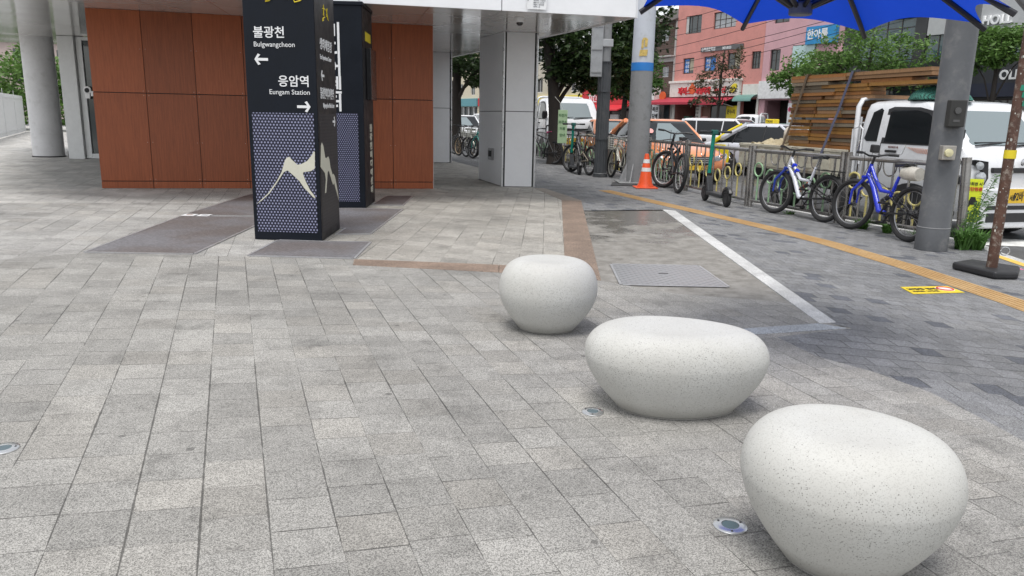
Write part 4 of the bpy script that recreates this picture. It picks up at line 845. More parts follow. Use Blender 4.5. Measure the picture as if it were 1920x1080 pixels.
# ---------------------------------------------------------------- vehicles
t = NT('car_glass'); t.col((.010, .012, .014)); t.set(Roughness=.06, **{'Specular IOR Level': .4}); M_cg = t.m
t = NT('windscreen'); t.col((.16, .20, .21)); t.set(Roughness=.06, IOR=2.1); M_ws = t.m
M_plast = mat('black_plastic', (.022, .022, .024), .5); M_lamp = mat('headlamp', (.42, .44, .46), .08, .35, var=.25, scale=20, coat=.8); M_tail = mat('tail_lamp', (.4, .02, .02), .15, coat=.6)
M_pl_y = mat('plate_yellow', (.70, .45, .03), .5, var=.05); M_alloy = mat('wheel_alloy', (.38, .38, .39), .3, .7)
def rrect(b, x0, x1, w, z, r=.12, n=5, w0=None, crown=0.):
    """rounded plan ring from x0 (rear) to x1 (front), half width w"""
    pts = []
    for cx_, cy_, a0 in ((x1 - r, w - r, 0), (x0 + r, w - r, 90), (x0 + r, -w + r, 180), (x1 - r, -w + r, 270)):
        for i in range(n + 1):
            a = R(a0 + 90 * i / n); pts.append(b.bm.verts.new((cx_ + r * math.cos(a), cy_ + r * math.sin(a), z)))
    return pts
def wheels(o, xs, y, r, wd=.2):
    for x in xs:
        for s in (-1, 1):
            b = MB(); rg = [b.ring((0, q, 0), (0, 1, 0), rr, 32) for rr, q in ((r * .70, -wd / 2), (r * .94, -wd / 2), (r, -wd / 3), (r, wd / 3), (r * .94, wd / 2), (r * .70, wd / 2))]
            b.loft(rg); w = b.build('wheel', M_tyre, o, smooth=True, loc=(x, s * (y - wd / 2 + .01), r), angle=30)
            b = MB(); b.cyl((0, s * (wd / 2 - .05), 0), (0, s * (wd / 2 - .015), 0), r * .68, n=28)
            for i in range(5):
                a = i * 2 * math.pi / 5; u = Vector((math.cos(a), 0, math.sin(a))); b.cyl(u * r * .12 + Vector((0, s * (wd / 2 - .005), 0)), u * r * .62 + Vector((0, s * (wd / 2 - .008), 0)), r * .10, r * .07, 8)
            b.cyl((0, s * (wd / 2 - .03), 0), (0, s * (wd / 2 + .005), 0), r * .16, n=14); b.build('rim', M_alloy, w, smooth=True)
def car(name, label, cat, loc, heading, k, paint, suv=False, detail=None, group='vehicles in the street', taxi=False):
    """heading: world angle the bonnet points to"""
    o = thing(name, label, cat, (loc[0], loc[1], -.139), R(heading), group, k)
    lift = .12 if suv else 0.
    # body: rings along x
    ST = [(-2.34, .70, .42, .74, .78), (-2.26, .82, .32, .88, .93), (-1.9, .89, .25, .96, 1.0), (-1.0, .915, .21, .95, .98), (0, .92, .20, .925, .95), (.85, .915, .20, .90, .955), (1.3, .905, .21, .86, .935), (1.8, .87, .23, .78, .86), (2.15, .845, .26, .71, .79), (2.30, .79, .31, .66, .72), (2.36, .72, .38, .60, .64)]
    b = MB(); rings = []
    for x, w, zl, zt, zc in ST:
        zl += lift * .7; zt += lift; zc += lift
        h = [(0, zl), (w * .82, zl), (w * .97, zl + .09), (w, (zl + zt) / 2), (w * .985, zt - .10), (w * .93, zt), (w * .6, zc - .01), (0, zc)]
        full = h + [(-y, z) for y, z in h[-2:0:-1]]
        rings.append([b.bm.verts.new((x, y, z)) for y, z in full])
    b.loft(rings); body = b.build('body', paint, o, sub=2)
    for x in (1.42, -1.38):
        for s in (-1, 1):
            b = MB(); b.cyl((x, s * .6, .33 + lift * .5), (x, s * .925, .33 + lift * .5), .37, n=28); b.build('wheel_arch', M_plast, o)
    wheels(o, (1.42, -1.38), .93, .325 + lift * .3, .21)
    # cabin: glass shell, painted roof and pillars
    rb, rt, fb, ft, zr = (-2.12, -1.95, .98, .18, 1.60) if suv else (-1.85, -1.02, 1.02, .16, 1.455)
    zb = .90 + lift; zr_ = zr + (0 if suv else 0)
    wb, wt = .845, .645 if not suv else .68
    b = MB(); N = 7; rg = []
    for i in range(N):
        f = i / (N - 1); ff = f ** .92; x0 = rb + (rt - rb) * f ** 1.15; x1 = fb + (ft - fb) * ff; w = wb + (wt - wb) * f ** 1.25
        rg.append(rrect(b, x0, x1, w, zb + (zr_ - .03 - zb) * f, .14, 4))
    b.loft(rg); gl = b.build('cabin_glass', M_cg, o, smooth=True)
    b = MB(); rg = [rrect(b, rt - .05, ft + .03, wt + .022, zr_ - .075, .16, 5), rrect(b, rt - .03, ft + .0, wt + .012, zr_ - .035, .16, 5), rrect(b, rt + .06, ft - .12, wt - .09, zr_ + .004, .16, 5), rrect(b, rt + .3, ft - .4, wt - .3, zr_ + .022, .12, 5)]
    b.loft(rg); b.build('roof', paint, o, smooth=True, angle=70)
    wy = lambda f: wb + (wt - wb) * f ** 1.25
    Z = lambda f: zb + (zr_ - .05 - zb) * f
    for s in (-1, 1):
        b = MB(); b.tube([(fb + (ft - fb) * f ** .92 - .06, s * (wy(f) - .03), Z(f)) for f in np.linspace(-.02, 1, 8)], .042, 8); b.build('front_pillar', paint, o, smooth=True)
        b = MB(); b.tube([(rb + (rt - rb) * f ** 1.15 + .10, s * (wy(f) - .022), Z(f)) for f in np.linspace(-.02, 1, 8)], [.10] * 4 + [.085] * 4, 8); b.build('rear_pillar', paint, o, smooth=True)
        b = MB(); b.tube([(-.30 + .0 * f, s * (wy(f) + .004), Z(f)) for f in np.linspace(0, 1, 7)], .022, 6)
        if suv: b.build('door_pillar', paint, o, smooth=True); b = MB(); b.tube([(-1.25 - .1 * f, s * (wy(f) + .004), Z(f)) for f in np.linspace(0, 1, 7)], .022, 6)
        else: b.build('door_pillar', M_plast, o, smooth=True); b = MB(); b.tube([(-1.22 + .14 * f, s * (wy(f) + .004), Z(f)) for f in np.linspace(0, .92, 7)], .018, 6)
        b.build('door_pillar', M_plast if not suv else paint, o, smooth=True)
        b = MB()
        for x in (.80, -.32, -1.28): b.tube([(x, s * .925, .32 + lift), (x, s * .932, .6 + lift), (x - .02, s * .90, .89 + lift)], .006, 5)
        b.build('door_seam', M_plast, o)
        for x in (-.14, -1.12): b = MB(); b.tube([(x - .1, s * .93, .79 + lift), (x + .1, s * .93, .79 + lift)], .016, 6); b.build('door_handle', paint, o, smooth=True)
        b = MB(); rr = []
        for q, rad in ((0, .03), (.04, .055), (.10, .055), (.13, .03)): rr.append(b.ring((.62, s * (.86 + q), .98 + lift), (0, s, 0), rad, 14, rad * .8))
        b.loft(rr); b.build('wing_mirror', M_plast, o, smooth=True)
        b = MB(); b.prism([(2.30, s * .44, .54 + lift), (2.26, s * .74, .56 + lift), (2.06, s * .87, .62 + lift), (2.05, s * .86, .71 + lift), (2.24, s * .72, .70 + lift), (2.31, s * .48, .66 + lift)], (.07, s * .015, 0)); b.build('headlight', M_lamp, o, bevel=.02)
        b = MB(); b.box(-2.33, -2.16, s * .72 - .12, s * .72 + .12, .72 + lift, .86 + lift); b.build('tail_light', M_tail, o, bevel=.03)
    # windscreen sheet just proud of the glass shell
    b = MB(); rows = []
    for f in np.linspace(.04, .93, 6):
        x = fb + (ft - fb) * f ** .92 + .035; w = wy(f) - .12; rows.append([b.bm.verts.new((x - .10 * abs(q) ** 2.5, q * w, Z(f))) for q in np.linspace(-1, 1, 9)])
    for a, c in zip(rows, rows[1:]):
        for i in range(8): b.bm.faces.new((a[i], a[i + 1], c[i + 1], c[i]))
    b.build('windscreen', M_ws, o, smooth=True)
    b = MB()
    for y0 in (-.55, .05): b.tube([(fb + .02, y0, zb + .04), (fb - .06, y0 + .55, zb + .10)], .012, 5)
    b.build('wiper', M_plast, o)
    b = MB(); b.box(2.20, 2.385, -.42, .42, .45 + lift, .64 + lift); g_ = b.build('grille', M_plast, o, bevel=.02)
    b = MB()
    for z in (.50, .545, .59): b.box(2.385, 2.40, -.40, .40, z + lift, z + .02 + lift)
    b.build('grille_bars', M_chrome, g_)
    b = MB(); b.box(2.20, 2.395, -.60, .60, .26 + lift, .34 + lift); b.build('bumper_intake', M_plast, o, bevel=.02)
    b = MB(); b.box(2.38, 2.405, -.19, .19, .34 + lift, .44 + lift); b.build('number_plate', M_pl_y if taxi else M_ltr, o)
    return o
def paint(name, rgb): return mat(name, rgb, .3, coat=.8, var=.04)
M_taxi = paint('taxi_orange', (.72, .26, .11)); M_wcar = paint('car_white', (.66, .67, .69)); M_scar = paint('car_silver', (.55, .57, .62)); M_bcar = paint('car_bluegrey', (.10, .16, .22)); M_dcar = paint('car_black', (.02, .02, .022))
tx = car('taxi', 'orange taxi facing the camera, its bonnet right behind the railing rings', 'taxi', (4.55, 24.3), -80, 1.22, M_taxi, taxi=True, group='taxis in the street')
text('lettering', '22', .085, M_blk, tx, (2.408, .0, .36), (0, 1, 0), UP, .003, .002, 1, 'CENTER')
b = MB(); b.lathe([(.0, 0), (.07, 0), (.07, .004), (0, .004)], 20, (.62, -.48, 1.18), (.75, 0, .6)); b.build('sticker', mat('pink_sticker', (.75, .35, .33), .5), tx)
car('taxi', 'orange taxi half hidden between the charcoal pole and the thick grey pole', 'taxi', (3.9, 31.5), -80, 1.2, M_taxi, taxi=True, group='taxis in the street')
t2 = car('taxi', 'silver white taxi with yellow patches and a yellow roof sign behind the truck bed', 'taxi', (9.0, 25.6), -46, 1.17, M_scar, taxi=True, group='taxis in the street')
b = MB(); b.box(-.62, -.36, -.17, .17, 1.475, 1.60); rs = b.build('roof_sign', mat('sign_yellow', (.72, .55, .02), .4), t2, bevel=.02)
text('lettering', 'TAXI', .09, M_blk, rs, (-.49, -.176, 1.505), (1, 0, 0), UP, .003, .001, 1, 'CENTER')
def decal(o, pts, m, nm='yellow_panel', y=-.945):
    b = MB(); b.prism([(x, y, z) for x, z in pts], (0, .03, 0)); b.build(nm, m, o)
decal(t2, [(-1.7, .35), (-1.25, .35), (-1.2, .60), (-1.4, .86), (-1.85, .86)], M_yel); decal(t2, [(-.75, .34), (-.15, .34), (-.3, .62), (-.25, .84), (-.85, .84), (-.6, .6)], M_yel)
b = MB(); b.tube([(-1.82, -.86, .93), (-1.35, -.74, 1.25), (-1.05, -.66, 1.42)], .06, 6); b.build('yellow_pillar_panel', M_yel, t2, smooth=True)
car('suv', 'white hatchback SUV between the orange taxi and the silver white taxi', 'car', (9.4, 32.5), -40, 1.17, M_wcar, True, group='cars in the street')
car('parked_car', 'blue grey car nosing out by the red awning shop', 'car', (10.2, 42), -62, 1.2, M_bcar, group='cars in the street')
for i, (x, y, h, m, lb) in enumerate(((-3.4, 50, -80, M_wcar, 'pale car nearest the dark trunk seen under the canopy'), (-1.6, 56, -75, M_wcar, 'white van roofed car in the gap between the columns'), (-.9, 44, -84, M_dcar, 'black car beside the square white column in the gap'))):
    car('parked_car', lb, 'car', (x, y), h, 1.25, m, i == 1, group='cars in the street')

# cab-over light trucks
def zmap(ch):
    for v in ch.data.vertices: v.co.z = float(np.interp(v.co.z, [0, .30, .40, .60, .66, .95, 1.16, 1.76, 1.957, 3], [0, .20, .42, .76, .80, 1.14, 1.33, 1.80, 1.957, 3]))
def truck(label, front_right, heading, k, bed=True, group='light trucks in the street', bedcol=None, kx=None, be=-5.0, ky=None):
    h = R(heading); d = Vector((math.cos(h), math.sin(h), 0)); l = Vector((-d.y, d.x, 0)); org = Vector((*front_right, -.139)) + l * .86 * (ky or k)
    o = thing('light_truck', label, 'truck', org, h, group, k); o.scale.x = kx or k; o.scale.y = ky or k
    b = MB(); rg = []
    for z, x0, x1, w, r in ((.40, -1.66, -.03, .80, .10), (.48, -1.66, .0, .84, .11), (.80, -1.66, -.01, .86, .14), (1.02, -1.66, -.06, .86, .13), (1.14, -1.66, -.17, .855, .12), (1.20, -1.66, -.22, .85, .11), (1.45, -1.66, -.37, .825, .10), (1.74, -1.65, -.54, .79, .10), (1.87, -1.63, -.64, .765, .10), (1.925, -1.58, -.74, .72, .10), (1.95, -1.48, -.88, .62, .10), (1.957, -1.3, -1.05, .45, .10)):
        rg.append(rrect(b, x0, x1, w, z, r, 6))
    b.loft(rg); cab = b.build('cab', M_wcar if not bedcol else M_wcar, o, smooth=True, angle=50)
    sw = lambda z: np.interp(z, [.8, 1.02, 1.14, 1.2, 1.45, 1.74, 1.87], [.86, .86, .855, .85, .825, .79, .765])
    def side(nm, pts, m, off=.004, s=-1, th=.012, rad=None):
        b = MB(); a = [b.bm.verts.new((x, s * (sw(z) + off), z)) for x, z in pts]; c = [b.bm.verts.new((x, s * (sw(z) + off - th), z)) for x, z in pts]
        b.bm.faces.new(a); b.bm.faces.new(c[::-1])
        for i in range(len(a)): j = (i + 1) % len(a); b.bm.faces.new((a[i], a[j], c[j], c[i]))
        return b.build(nm, m, o)
    for s in (-1, 1):
        side('window_surround', [(-1.26, 1.12), (-.27, 1.12), (-.34, 1.26), (-.52, 1.62), (-.62, 1.75), (-.8, 1.81), (-1.18, 1.825), (-1.26, 1.78)], M_plast, .004, s)
        side('side_window', [(-1.21, 1.15), (-.33, 1.15), (-.39, 1.27), (-.56, 1.58), (-.66, 1.70), (-.82, 1.755), (-1.17, 1.76), (-1.21, 1.73)], M_cg, .009, s)
        side('quarter_window', [(-1.54, 1.20), (-1.50, 1.15), (-1.33, 1.15), (-1.33, 1.76), (-1.37, 1.80), (-1.48, 1.72)], M_cg, .006, s)
        b = MB(); b.tube([(-1.26, s * .862, .50), (-1.26, s * .866, 1.0), (-1.26, s * .856, 1.13)], .006, 5); b.tube([(-.24, s * .855, .55), (-.25, s * .862, .95), (-.27, s * .858, 1.13)], .006, 5); b.tube([(-1.26, s * .862, .52), (-.55, s * .86, .52)], .006, 5); b.build('door_seam', M_plast, o)
        b = MB(); b.box(-1.17, -1.0, s * .868 - .012, s * .868 + .012, .98, 1.02); b.build('door_handle', M_plast, o, bevel=.008)
        b = MB(); rr = [b.ring((-.20 + .05 * q, s * (.92 + .0 * q), 1.14 + q * .30), (0, 0, 1), rad, 14, rad * 1.25) for q, rad in ((0, .03), (.08, .062), (.5, .075), (.92, .062), (1, .03))]; b.loft(rr); b.build('wing_mirror', M_plast, o, smooth=True)
        b = MB(); b.tube([(-.22, s * .84, 1.2), (-.19, s * .92, 1.22)], .015, 6); b.build('mirror_arm', M_plast, o)
        b = MB(); b.prism([(-.02, s * .86 - s * .002, .66), (-.20, s * .874, .66), (-.20, s * .874, .84), (-.14, s * .87, .93), (.0, s * .80, .95), (.008, s * .60, .93), (.012, s * .57, .74), (.01, s * .62, .66)], (.012, s * .004, 0)); hl = b.build('headlight', M_plast, o, bevel=.01)
        b = MB(); b.lathe([(0, 0), (.075, 0), (.07, .02), (0, .035)], 22, (.018, s * .70, .74), (1, 0, 0)); b.lathe([(0, 0), (.05, 0), (.045, .015), (0, .02)], 18, (.018, s * .74, .88), (1, s * .2, 0)); b.build('lamp', M_lamp, hl, smooth=True)
    b = MB(); wsx = lambda z: np.interp(z, [1.14, 1.2, 1.45, 1.74, 1.87], [-.17, -.22, -.37, -.54, -.64]); rows = []
    for z in np.linspace(1.16, 1.76, 7):
        w = sw(z) - .10; rows.append([b.bm.verts.new((wsx(z) + .014 - .05 * abs(q) ** 6, q * w, z)) for q in np.linspace(-1, 1, 13)])
    for a, c in zip(rows, rows[1:]):
        for i in range(12): b.bm.faces.new((a[i], a[i + 1], c[i + 1], c[i]))
    b.build('windscreen', M_ws, o, smooth=True)
    b = MB()
    for y0 in (-.62, 0.): b.tube([(-.15, y0, 1.15), (-.20, y0 + .5, 1.21)], .012, 5); b.tube([(-.20, y0 + .05, 1.2), (-.21, y0 + .62, 1.215)], .01, 5)
    b.build('wiper', M_plast, o)
    b = MB(); b.box(-.06, .045, -.83, .83, .30, .60); bp = b.build('bumper', M_wcar, o, bevel=.035, seg=3)
    b = MB(); b.box(.0, .050, -.55, .55, .34, .40); b.box(.0, .050, -.55, .55, .425, .46); b.build('air_intake', M_plast, bp, bevel=.008)
    b = MB(); b.box(-.02, .018, -.50, .50, .80, .86); b.build('grille_slot', M_plast, o, bevel=.01)
    b = MB(); b.lathe([(0, 0), (.055, 0), (.05, .012), (0, .018)], 20, (.0, 0, .93), (1, 0, .05), 1, .7); b.build('emblem', M_chrome, o, smooth=True)
    b = MB(); b.box(.045, .058, -.26, .26, .48, .595); plt = b.build('number_plate', M_pl_y, o)
    wheels(o, (-.72,), .80, .33, .22); wheels(o, (be + 1.05,), .80, .31, .3)
    for ch in o.children:
        if ch.name.startswith('wheel'): ch.scale.x = k / (kx or k)
    for s in (-1, 1):
        b = MB(); b.cyl((-.72, s * .55, .36), (-.72, s * .866, .36), .38, n=28); b.build('wheel_arch', M_plast, o)
    b = MB()
    for s in (-1, 1): b.box(be, -1.2, s * .38 - .05, s * .38 + .05, .42, .58)
    b.box(be + .1, -1.7, -.70, .70, .58, .70); b.build('chassis', M_plast, o)
    m = bedcol or mat('cream_bed', (.50, .47, .38), .5, var=.12, dirt=(.28, .2, .14), dscale=5)
    b = MB(); b.box(be, -1.78, -.85, .85, .70, .78); bd = b.build('bed', m, o, bevel=.01)
    for s in (-1, 1):
        b = MB(); b.box(be + .02, -1.80, s * .85 - .018, s * .85 + .018, .74, 1.16)
        for x in np.arange(be + .2, -1.9, .36): b.box(x, x + .12, s * .872 - .008, s * .872 + .008, .80, 1.10)
        b.box(be + .02, -1.80, s * .876 - .01, s * .876 + .01, 1.11, 1.16); b.build('side_board', m, bd, bevel=.006)
    b = MB(); b.box(be, be + .036, -.83, .83, .74, 1.16)
    for y in (-.5, .3): b.prism([(be - .001, y, 1.12), (be - .001, y + .22, 1.12), (be - .001, y + .17, .88), (be - .001, y + .05, .88)], (-.02, 0, 0))
    b.build('tailgate', m, bd, bevel=.006)
    b = MB()
    for y in (-.74, 0, .74): b.tube([(-1.74, y, .78), (-1.74, y, 1.7)], .025, 8)
    b.tube([(-1.74, -.80, .78), (-1.74, -.80, 1.86), (-1.74, -.74, 1.97), (-1.74, -.6, 2.0), (-1.74, .6, 2.0), (-1.74, .74, 1.97), (-1.74, .80, 1.86), (-1.74, .80, .78)], .035, 10)
    for z in (1.25, 1.6): b.tube([(-1.74, -.8, z), (-1.74, .8, z)], .02, 8)
    b.tube([(-1.72, -.87, .95), (-1.72, -.88, 1.5), (-1.60, -.88, 1.55), (-1.55, -.88, 1.5), (-1.56, -.88, .95)], .013, 6)
    b.build('headboard_frame', M_wcar, o, smooth=True)
    remap = ('cab', 'window_surround', 'side_window', 'quarter_window', 'door_seam', 'door_handle', 'wing_mirror', 'mirror_arm', 'headlight', 'lamp', 'windscreen', 'wiper', 'bumper', 'air_intake', 'grille_slot', 'emblem', 'number_plate')
    for ch in o.children_recursive:
        if ch.name.split('.')[0] in remap: zmap(ch)
    return o
HD, KX, KT, KY = -75., 1.54, 1.11, 1.15
tr1 = truck('white cab over light truck loaded with strapped wooden boards behind the railing', (6.84, 11.52), HD, KT, kx=KX, be=-4.2, ky=KY)
for i, (tx_, sz, y, m, bd_) in enumerate((('서울', .05, -.225, M_blk, .001), ('92바', .085, -.16, M_blk, .0015), ('177', .10, .03, M_blk, .0015))): text('lettering', tx_, sz, m, tr1, (.060, y, .505), (0, 1, 0), UP, .002, bd_)
text('lettering', 'BONGO III', .042, mat('dark_red', (.12, .03, .025), .5), tr1, (-1.13, -.868, 1.055), (1, 0, 0), UP, .003, .001, .75)
b = MB(); 
for i in range(9):
    for j in range(int(26 - i * 1.6)):
        x = -.86 + j * .022 + i * .02; z = 1.075 - i * .010 - j * .0012
        b.box(x, x + .011, -.866, -.8635, z, z + .0055)
b.build('dot_decal', mat('orange_decal', (.55, .20, .10), .5), tr1)
for ch in tr1.children:
    if ch.name.split('.')[0] in ('lettering', 'dot_decal'): zmap(ch)
car_M = Matrix.Translation(tr1.location) @ Matrix.Rotation(R(HD), 4, 'Z') @ Matrix.Diagonal((KX, KY, KT, 1))
def on_truck(p): return car_M @ Vector(p)
# stacked formwork boards
rnd = random.Random(11)
fw_m = [wood('formwork_ochre', (.30, .15, .04)), wood('formwork_tan', (.30, .17, .085)), wood('formwork_brown', (.17, .08, .034)), wood('formwork_grey', (.22, .18, .13)), wood('formwork_orange', (.32, .14, .045))]
M_edge = mat('board_edge', (.055, .035, .02), .8, var=.3)
def fboard(x0, x1, z0, z1, y0, m, y1=.70):
    c = on_truck(((x0 + x1) / 2, 0, z0)); L_, Hh = (x1 - x0) * .5 * KX / KT - .004, z1 - z0
    b = MB()
    b.box(-L_, L_, y0, y1, Hh * .78, Hh - .003)                                    # plywood face
    b.box(-L_, L_, y0, y0 + .045, 0, Hh * .75); b.box(-L_, L_, y1 - .045, y1, 0, Hh * .75)   # edge battens
    for q in np.linspace(-L_ + .02, L_ - .02, 3): b.box(q - .02, q + .02, y0 + .046, y1 - .046, 0, Hh * .75)
    nb = max(3, int((x1 - x0) / .16))
    o = b.build('formwork_board', m, None); o.data.materials.append(M_edge)
    o.location = c; o.rotation_euler = (R(rnd.uniform(-.3, .3)), R(rnd.uniform(-.35, .35)), R(HD)); o.scale = (KT, KY, KT)
    tag(o, 'wooden formwork board in the strapped stack on the white truck', 'board', 'formwork boards stacked on the truck'); return o
zb_ = .785; hl_ = .062
for lay in range(14):                                    # lower tier: three short columns
    z0 = zb_ + lay * hl_
    for x0, x1 in ((-3.15, -2.70), (-2.695, -2.26), (-2.255, -1.80)):
        e = rnd.uniform(-.018, .018); fboard(x0 + e, x1 + e, z0, z0 + hl_ - .004, -.72 + rnd.uniform(-.03, .03), rnd.choice(fw_m))
for lay in range(12):                                    # upper tier: longer boards reaching out over the cab
    z0 = zb_ + 14 * hl_ + .03 + lay * hl_
    if lay < 5: spans = ((-3.15, -2.62), (-2.615, -2.1), (-2.095, -1.81))
    elif lay == 5: spans = ((-3.15, -2.5), (-2.49, -1.6))
    elif lay in (6, 7): spans = ((-3.15, -2.3), (-2.29, -1.66))
    elif lay == 8: spans = ((-3.17, -2.55), (-2.54, -1.7), (-1.69, -.66))
    elif lay == 9: spans = ((-3.15, -2.4), (-1.85, -1.05))
    else: spans = ((-3.19, -2.1), (-2.09, -.76))
    for x0, x1 in spans:
        e = rnd.uniform(-.012, .012); fboard(x0 + e, x1 + e, z0, z0 + hl_ - .004, -.72 + rnd.uniform(-.035, .02), rnd.choice(fw_m[:2] + fw_m[3:] if lay > 5 else fw_m), -.42 if lay > 5 else .70)
def strap(label, xb, xt, m, ztop=2.42):
    pts = [on_truck(p) for p in ((xb, -.9, 1.05), (xb + (xt - xb) * .5, -.80, 1.8), (xt, -.77, ztop + .02), (xt, 0, ztop + .03), (xt, .75, ztop))]
    b = MB(); ax = Vector((math.cos(R(HD)), math.sin(R(HD)), 0)) * .035; up = Vector((0, 0, .004))
    for p, q in zip(pts, pts[1:]):
        n = (q - p).cross(ax).normalized() * .004
        b.prism([p - ax, p + ax, q + ax, q - ax], n)
    o = b.build('ratchet_strap', m, None); tag(o, label, 'strap')
strap('blue grey ratchet strap slanting over the board stack near the cab', -2.25, -1.95, mat('strap_blue', (.085, .09, .14), .7))
strap('thin brown ratchet strap over the rear end of the board stack', -3.10, -2.82, mat('strap_brown', (.12, .085, .055), .8))
# green net bundle on the cab roof
b = MB(); rg = []
for f in np.linspace(0, 1, 15):
    h = .22 * (math.sin(math.pi * min(1, f * 1.02 + .0)) ** .5) * (1 - .25 * f) + .012; w = .10 + .32 * math.sin(math.pi * (f * .92 + .04)) ** .6
    rg.append([b.bm.verts.new((-1.60 + .80 * f + rnd.uniform(-.015, .015), w * math.cos(a) + .02 * math.sin(7 * a + f * 20), max(0, h * math.sin(a)) * (1 + .12 * math.sin(5 * a + 9 * f)))) for a in np.linspace(0, 2 * math.pi, 22, endpoint=False)])
b.loft(rg)
t = NT('green_net'); v = t.obj(); w1 = t.n('TexWave', bands_direction='DIAGONAL'); w1.inputs['Scale'].default_value = 16; w1.inputs['Distortion'].default_value = 3; w1.inputs['Detail'].default_value = 1; t.l(v, w1.inputs['Vector'])
mp = t.n('Mapping'); mp.inputs['Rotation'].default_value = (0, 0, R(90)); t.l(v, mp.inputs['Vector']); w2 = t.n('TexWave', bands_direction='DIAGONAL'); w2.inputs['Scale'].default_value = 16; w2.inputs['Distortion'].default_value = 3; t.l(mp.outputs[0], w2.inputs['Vector'])
hh = t.math('MAXIMUM', w1.outputs['Fac'], w2.outputs['Fac']); t.col(t.mix(t.ramp(hh, .45, .95), (.006, .03, .026), (.03, .17, .13))); t.set(Roughness=.7); t.bump(hh, .7, .02)
o = b.build('cargo_net', t.m, None, sub=1); o.location = on_truck((-.02, -.36, 1.95)); o.rotation_euler = (0, 0, R(HD)); o.scale = (KT, KY, KT); tag(o, 'bundled dark green cargo net lying on the white truck cab roof', 'net')
# crumpled tarpaulin and sack at the rear of the bed
b = MB(); G_ = 22; vs = []
for i in range(G_):
    row = []
    for j in range(G_):
        x, y = i / (G_ - 1) - .5, j / (G_ - 1) - .5; z = .10 * max(0, 1 - 4 * (x * x + y * y)) +   .03 * math.sin(17 * x + 9 * y) + .028 * math.sin(23 * y - 11 * x + 2) + rnd.uniform(-.02, .02)
        row.append(b.bm.verts.new((x * .95, y * .9, z)))
    vs.append(row)
for i in range(G_ - 1):
    for j in range(G_ - 1): b.bm.faces.new((vs[i][j], vs[i + 1][j], vs[i + 1][j + 1], vs[i][j + 1]))
o = b.build('tarpaulin', mat('tan_tarp', (.40, .34, .22), .7, var=.25, dirt=(.25, .2, .12)), None, smooth=True, angle=25); md = o.modifiers.new('thick', 'SOLIDIFY'); md.thickness = .01
o.location = on_truck((-3.62, -.45, 1.14)); o.rotation_euler = (0, 0, R(HD)); tag(o, 'crumpled tan tarpaulin on the truck bed beside the board stack', 'tarpaulin')
b = MB(); rg = []
for f in np.linspace(0, 1, 10):
    r = .13 * math.sin(math.pi * (f * .9 + .05)) ** .5; rg.append([b.bm.verts.new((r * (1 + .2 * math.sin(3 * a + f * 6)) * math.cos(a), r * (1 + .15 * math.sin(4 * a + f * 9)) * math.sin(a), -.36 * 0 + .36 * f)) for a in np.linspace(0, 2 * math.pi, 14, endpoint=False)])
b.loft(rg); o = b.build('cloth_sack', mat('pale_sack', (.58, .53, .45), .75, var=.15), None, sub=1); o.location = on_truck((-3.42, -.5, 1.2)); o.rotation_euler = (.25, .15, 0); tag(o, 'pale cloth sack slumped on the tan tarpaulin', 'sack')
tr2 = truck('white cab over van truck parked behind the big street tree', (1.30, 31.2), -78, 1.32)
o = truck('small white truck carrying a dark green load across the street', (12.6, 45.0), 150, 1.12, bedcol=mat('green_load', (.03, .12, .08), .6))
b = MB(); b.box(-4.8, -1.9, -.8, .8, .80, 1.55); b.build('green_load_box', mat('green_load'), o, bevel=.04)
# ---------------------------------------------------------------- far side of the street
F0 = Vector((13.1, 60, 0)); FA = math.atan2(-.888, .459)
def front(name, label, cat, s0, group='buildings across the street'):
    d = Vector((math.cos(FA), math.sin(FA), 0)); return thing(name, label, cat, F0 + d * s0 + Vector((0, 0, -.139)), FA, group)
def wall_open(o, w, h, m, wins, depth=8., name='wall', z0=0., th=.28):
    """street wall with real openings; local x along the street, y into the house"""
    xs = sorted({0, w, *[q for a in wins for q in a[:2]]}); zs_ = sorted({z0, h, *[q for a in wins for q in a[2:4]]})
    b = MB()
    for x0, x1 in zip(xs, xs[1:]):
        run = None
        for z_, z1 in zip(zs_, zs_[1:]):
            hole = any(a[0] <= x0 + 1e-6 and a[1] >= x1 - 1e-6 and a[2] <= z_ + 1e-6 and a[3] >= z1 - 1e-6 for a in wins)
            if not hole: run = (run[0] if run else z_, z1)
            if hole and run: b.box(x0, x1, 0, th, *run); run = None
        if run: b.box(x0, x1, 0, th, *run)
    b.box(0, .25, th + .002, depth, z0, h); b.box(w - .25, w, th + .002, depth, z0, h); b.box(.26, w - .26, depth - .25, depth, z0, h); b.box(.26, w - .26, th + .002, depth - .26, h - .2, h - .01)
    return b.build(name, m, o)
M_wg = mat('window_glass', (.035, .045, .05), .06, spec=.9, var=.3, scale=.8); M_wf = mat('window_frame_dark', (.06, .045, .04), .5); M_wfw = mat('window_frame_white', (.6, .6, .6), .5); M_inn = mat('dark_interior', (.035, .03, .028), .8, var=.4, scale=1.)
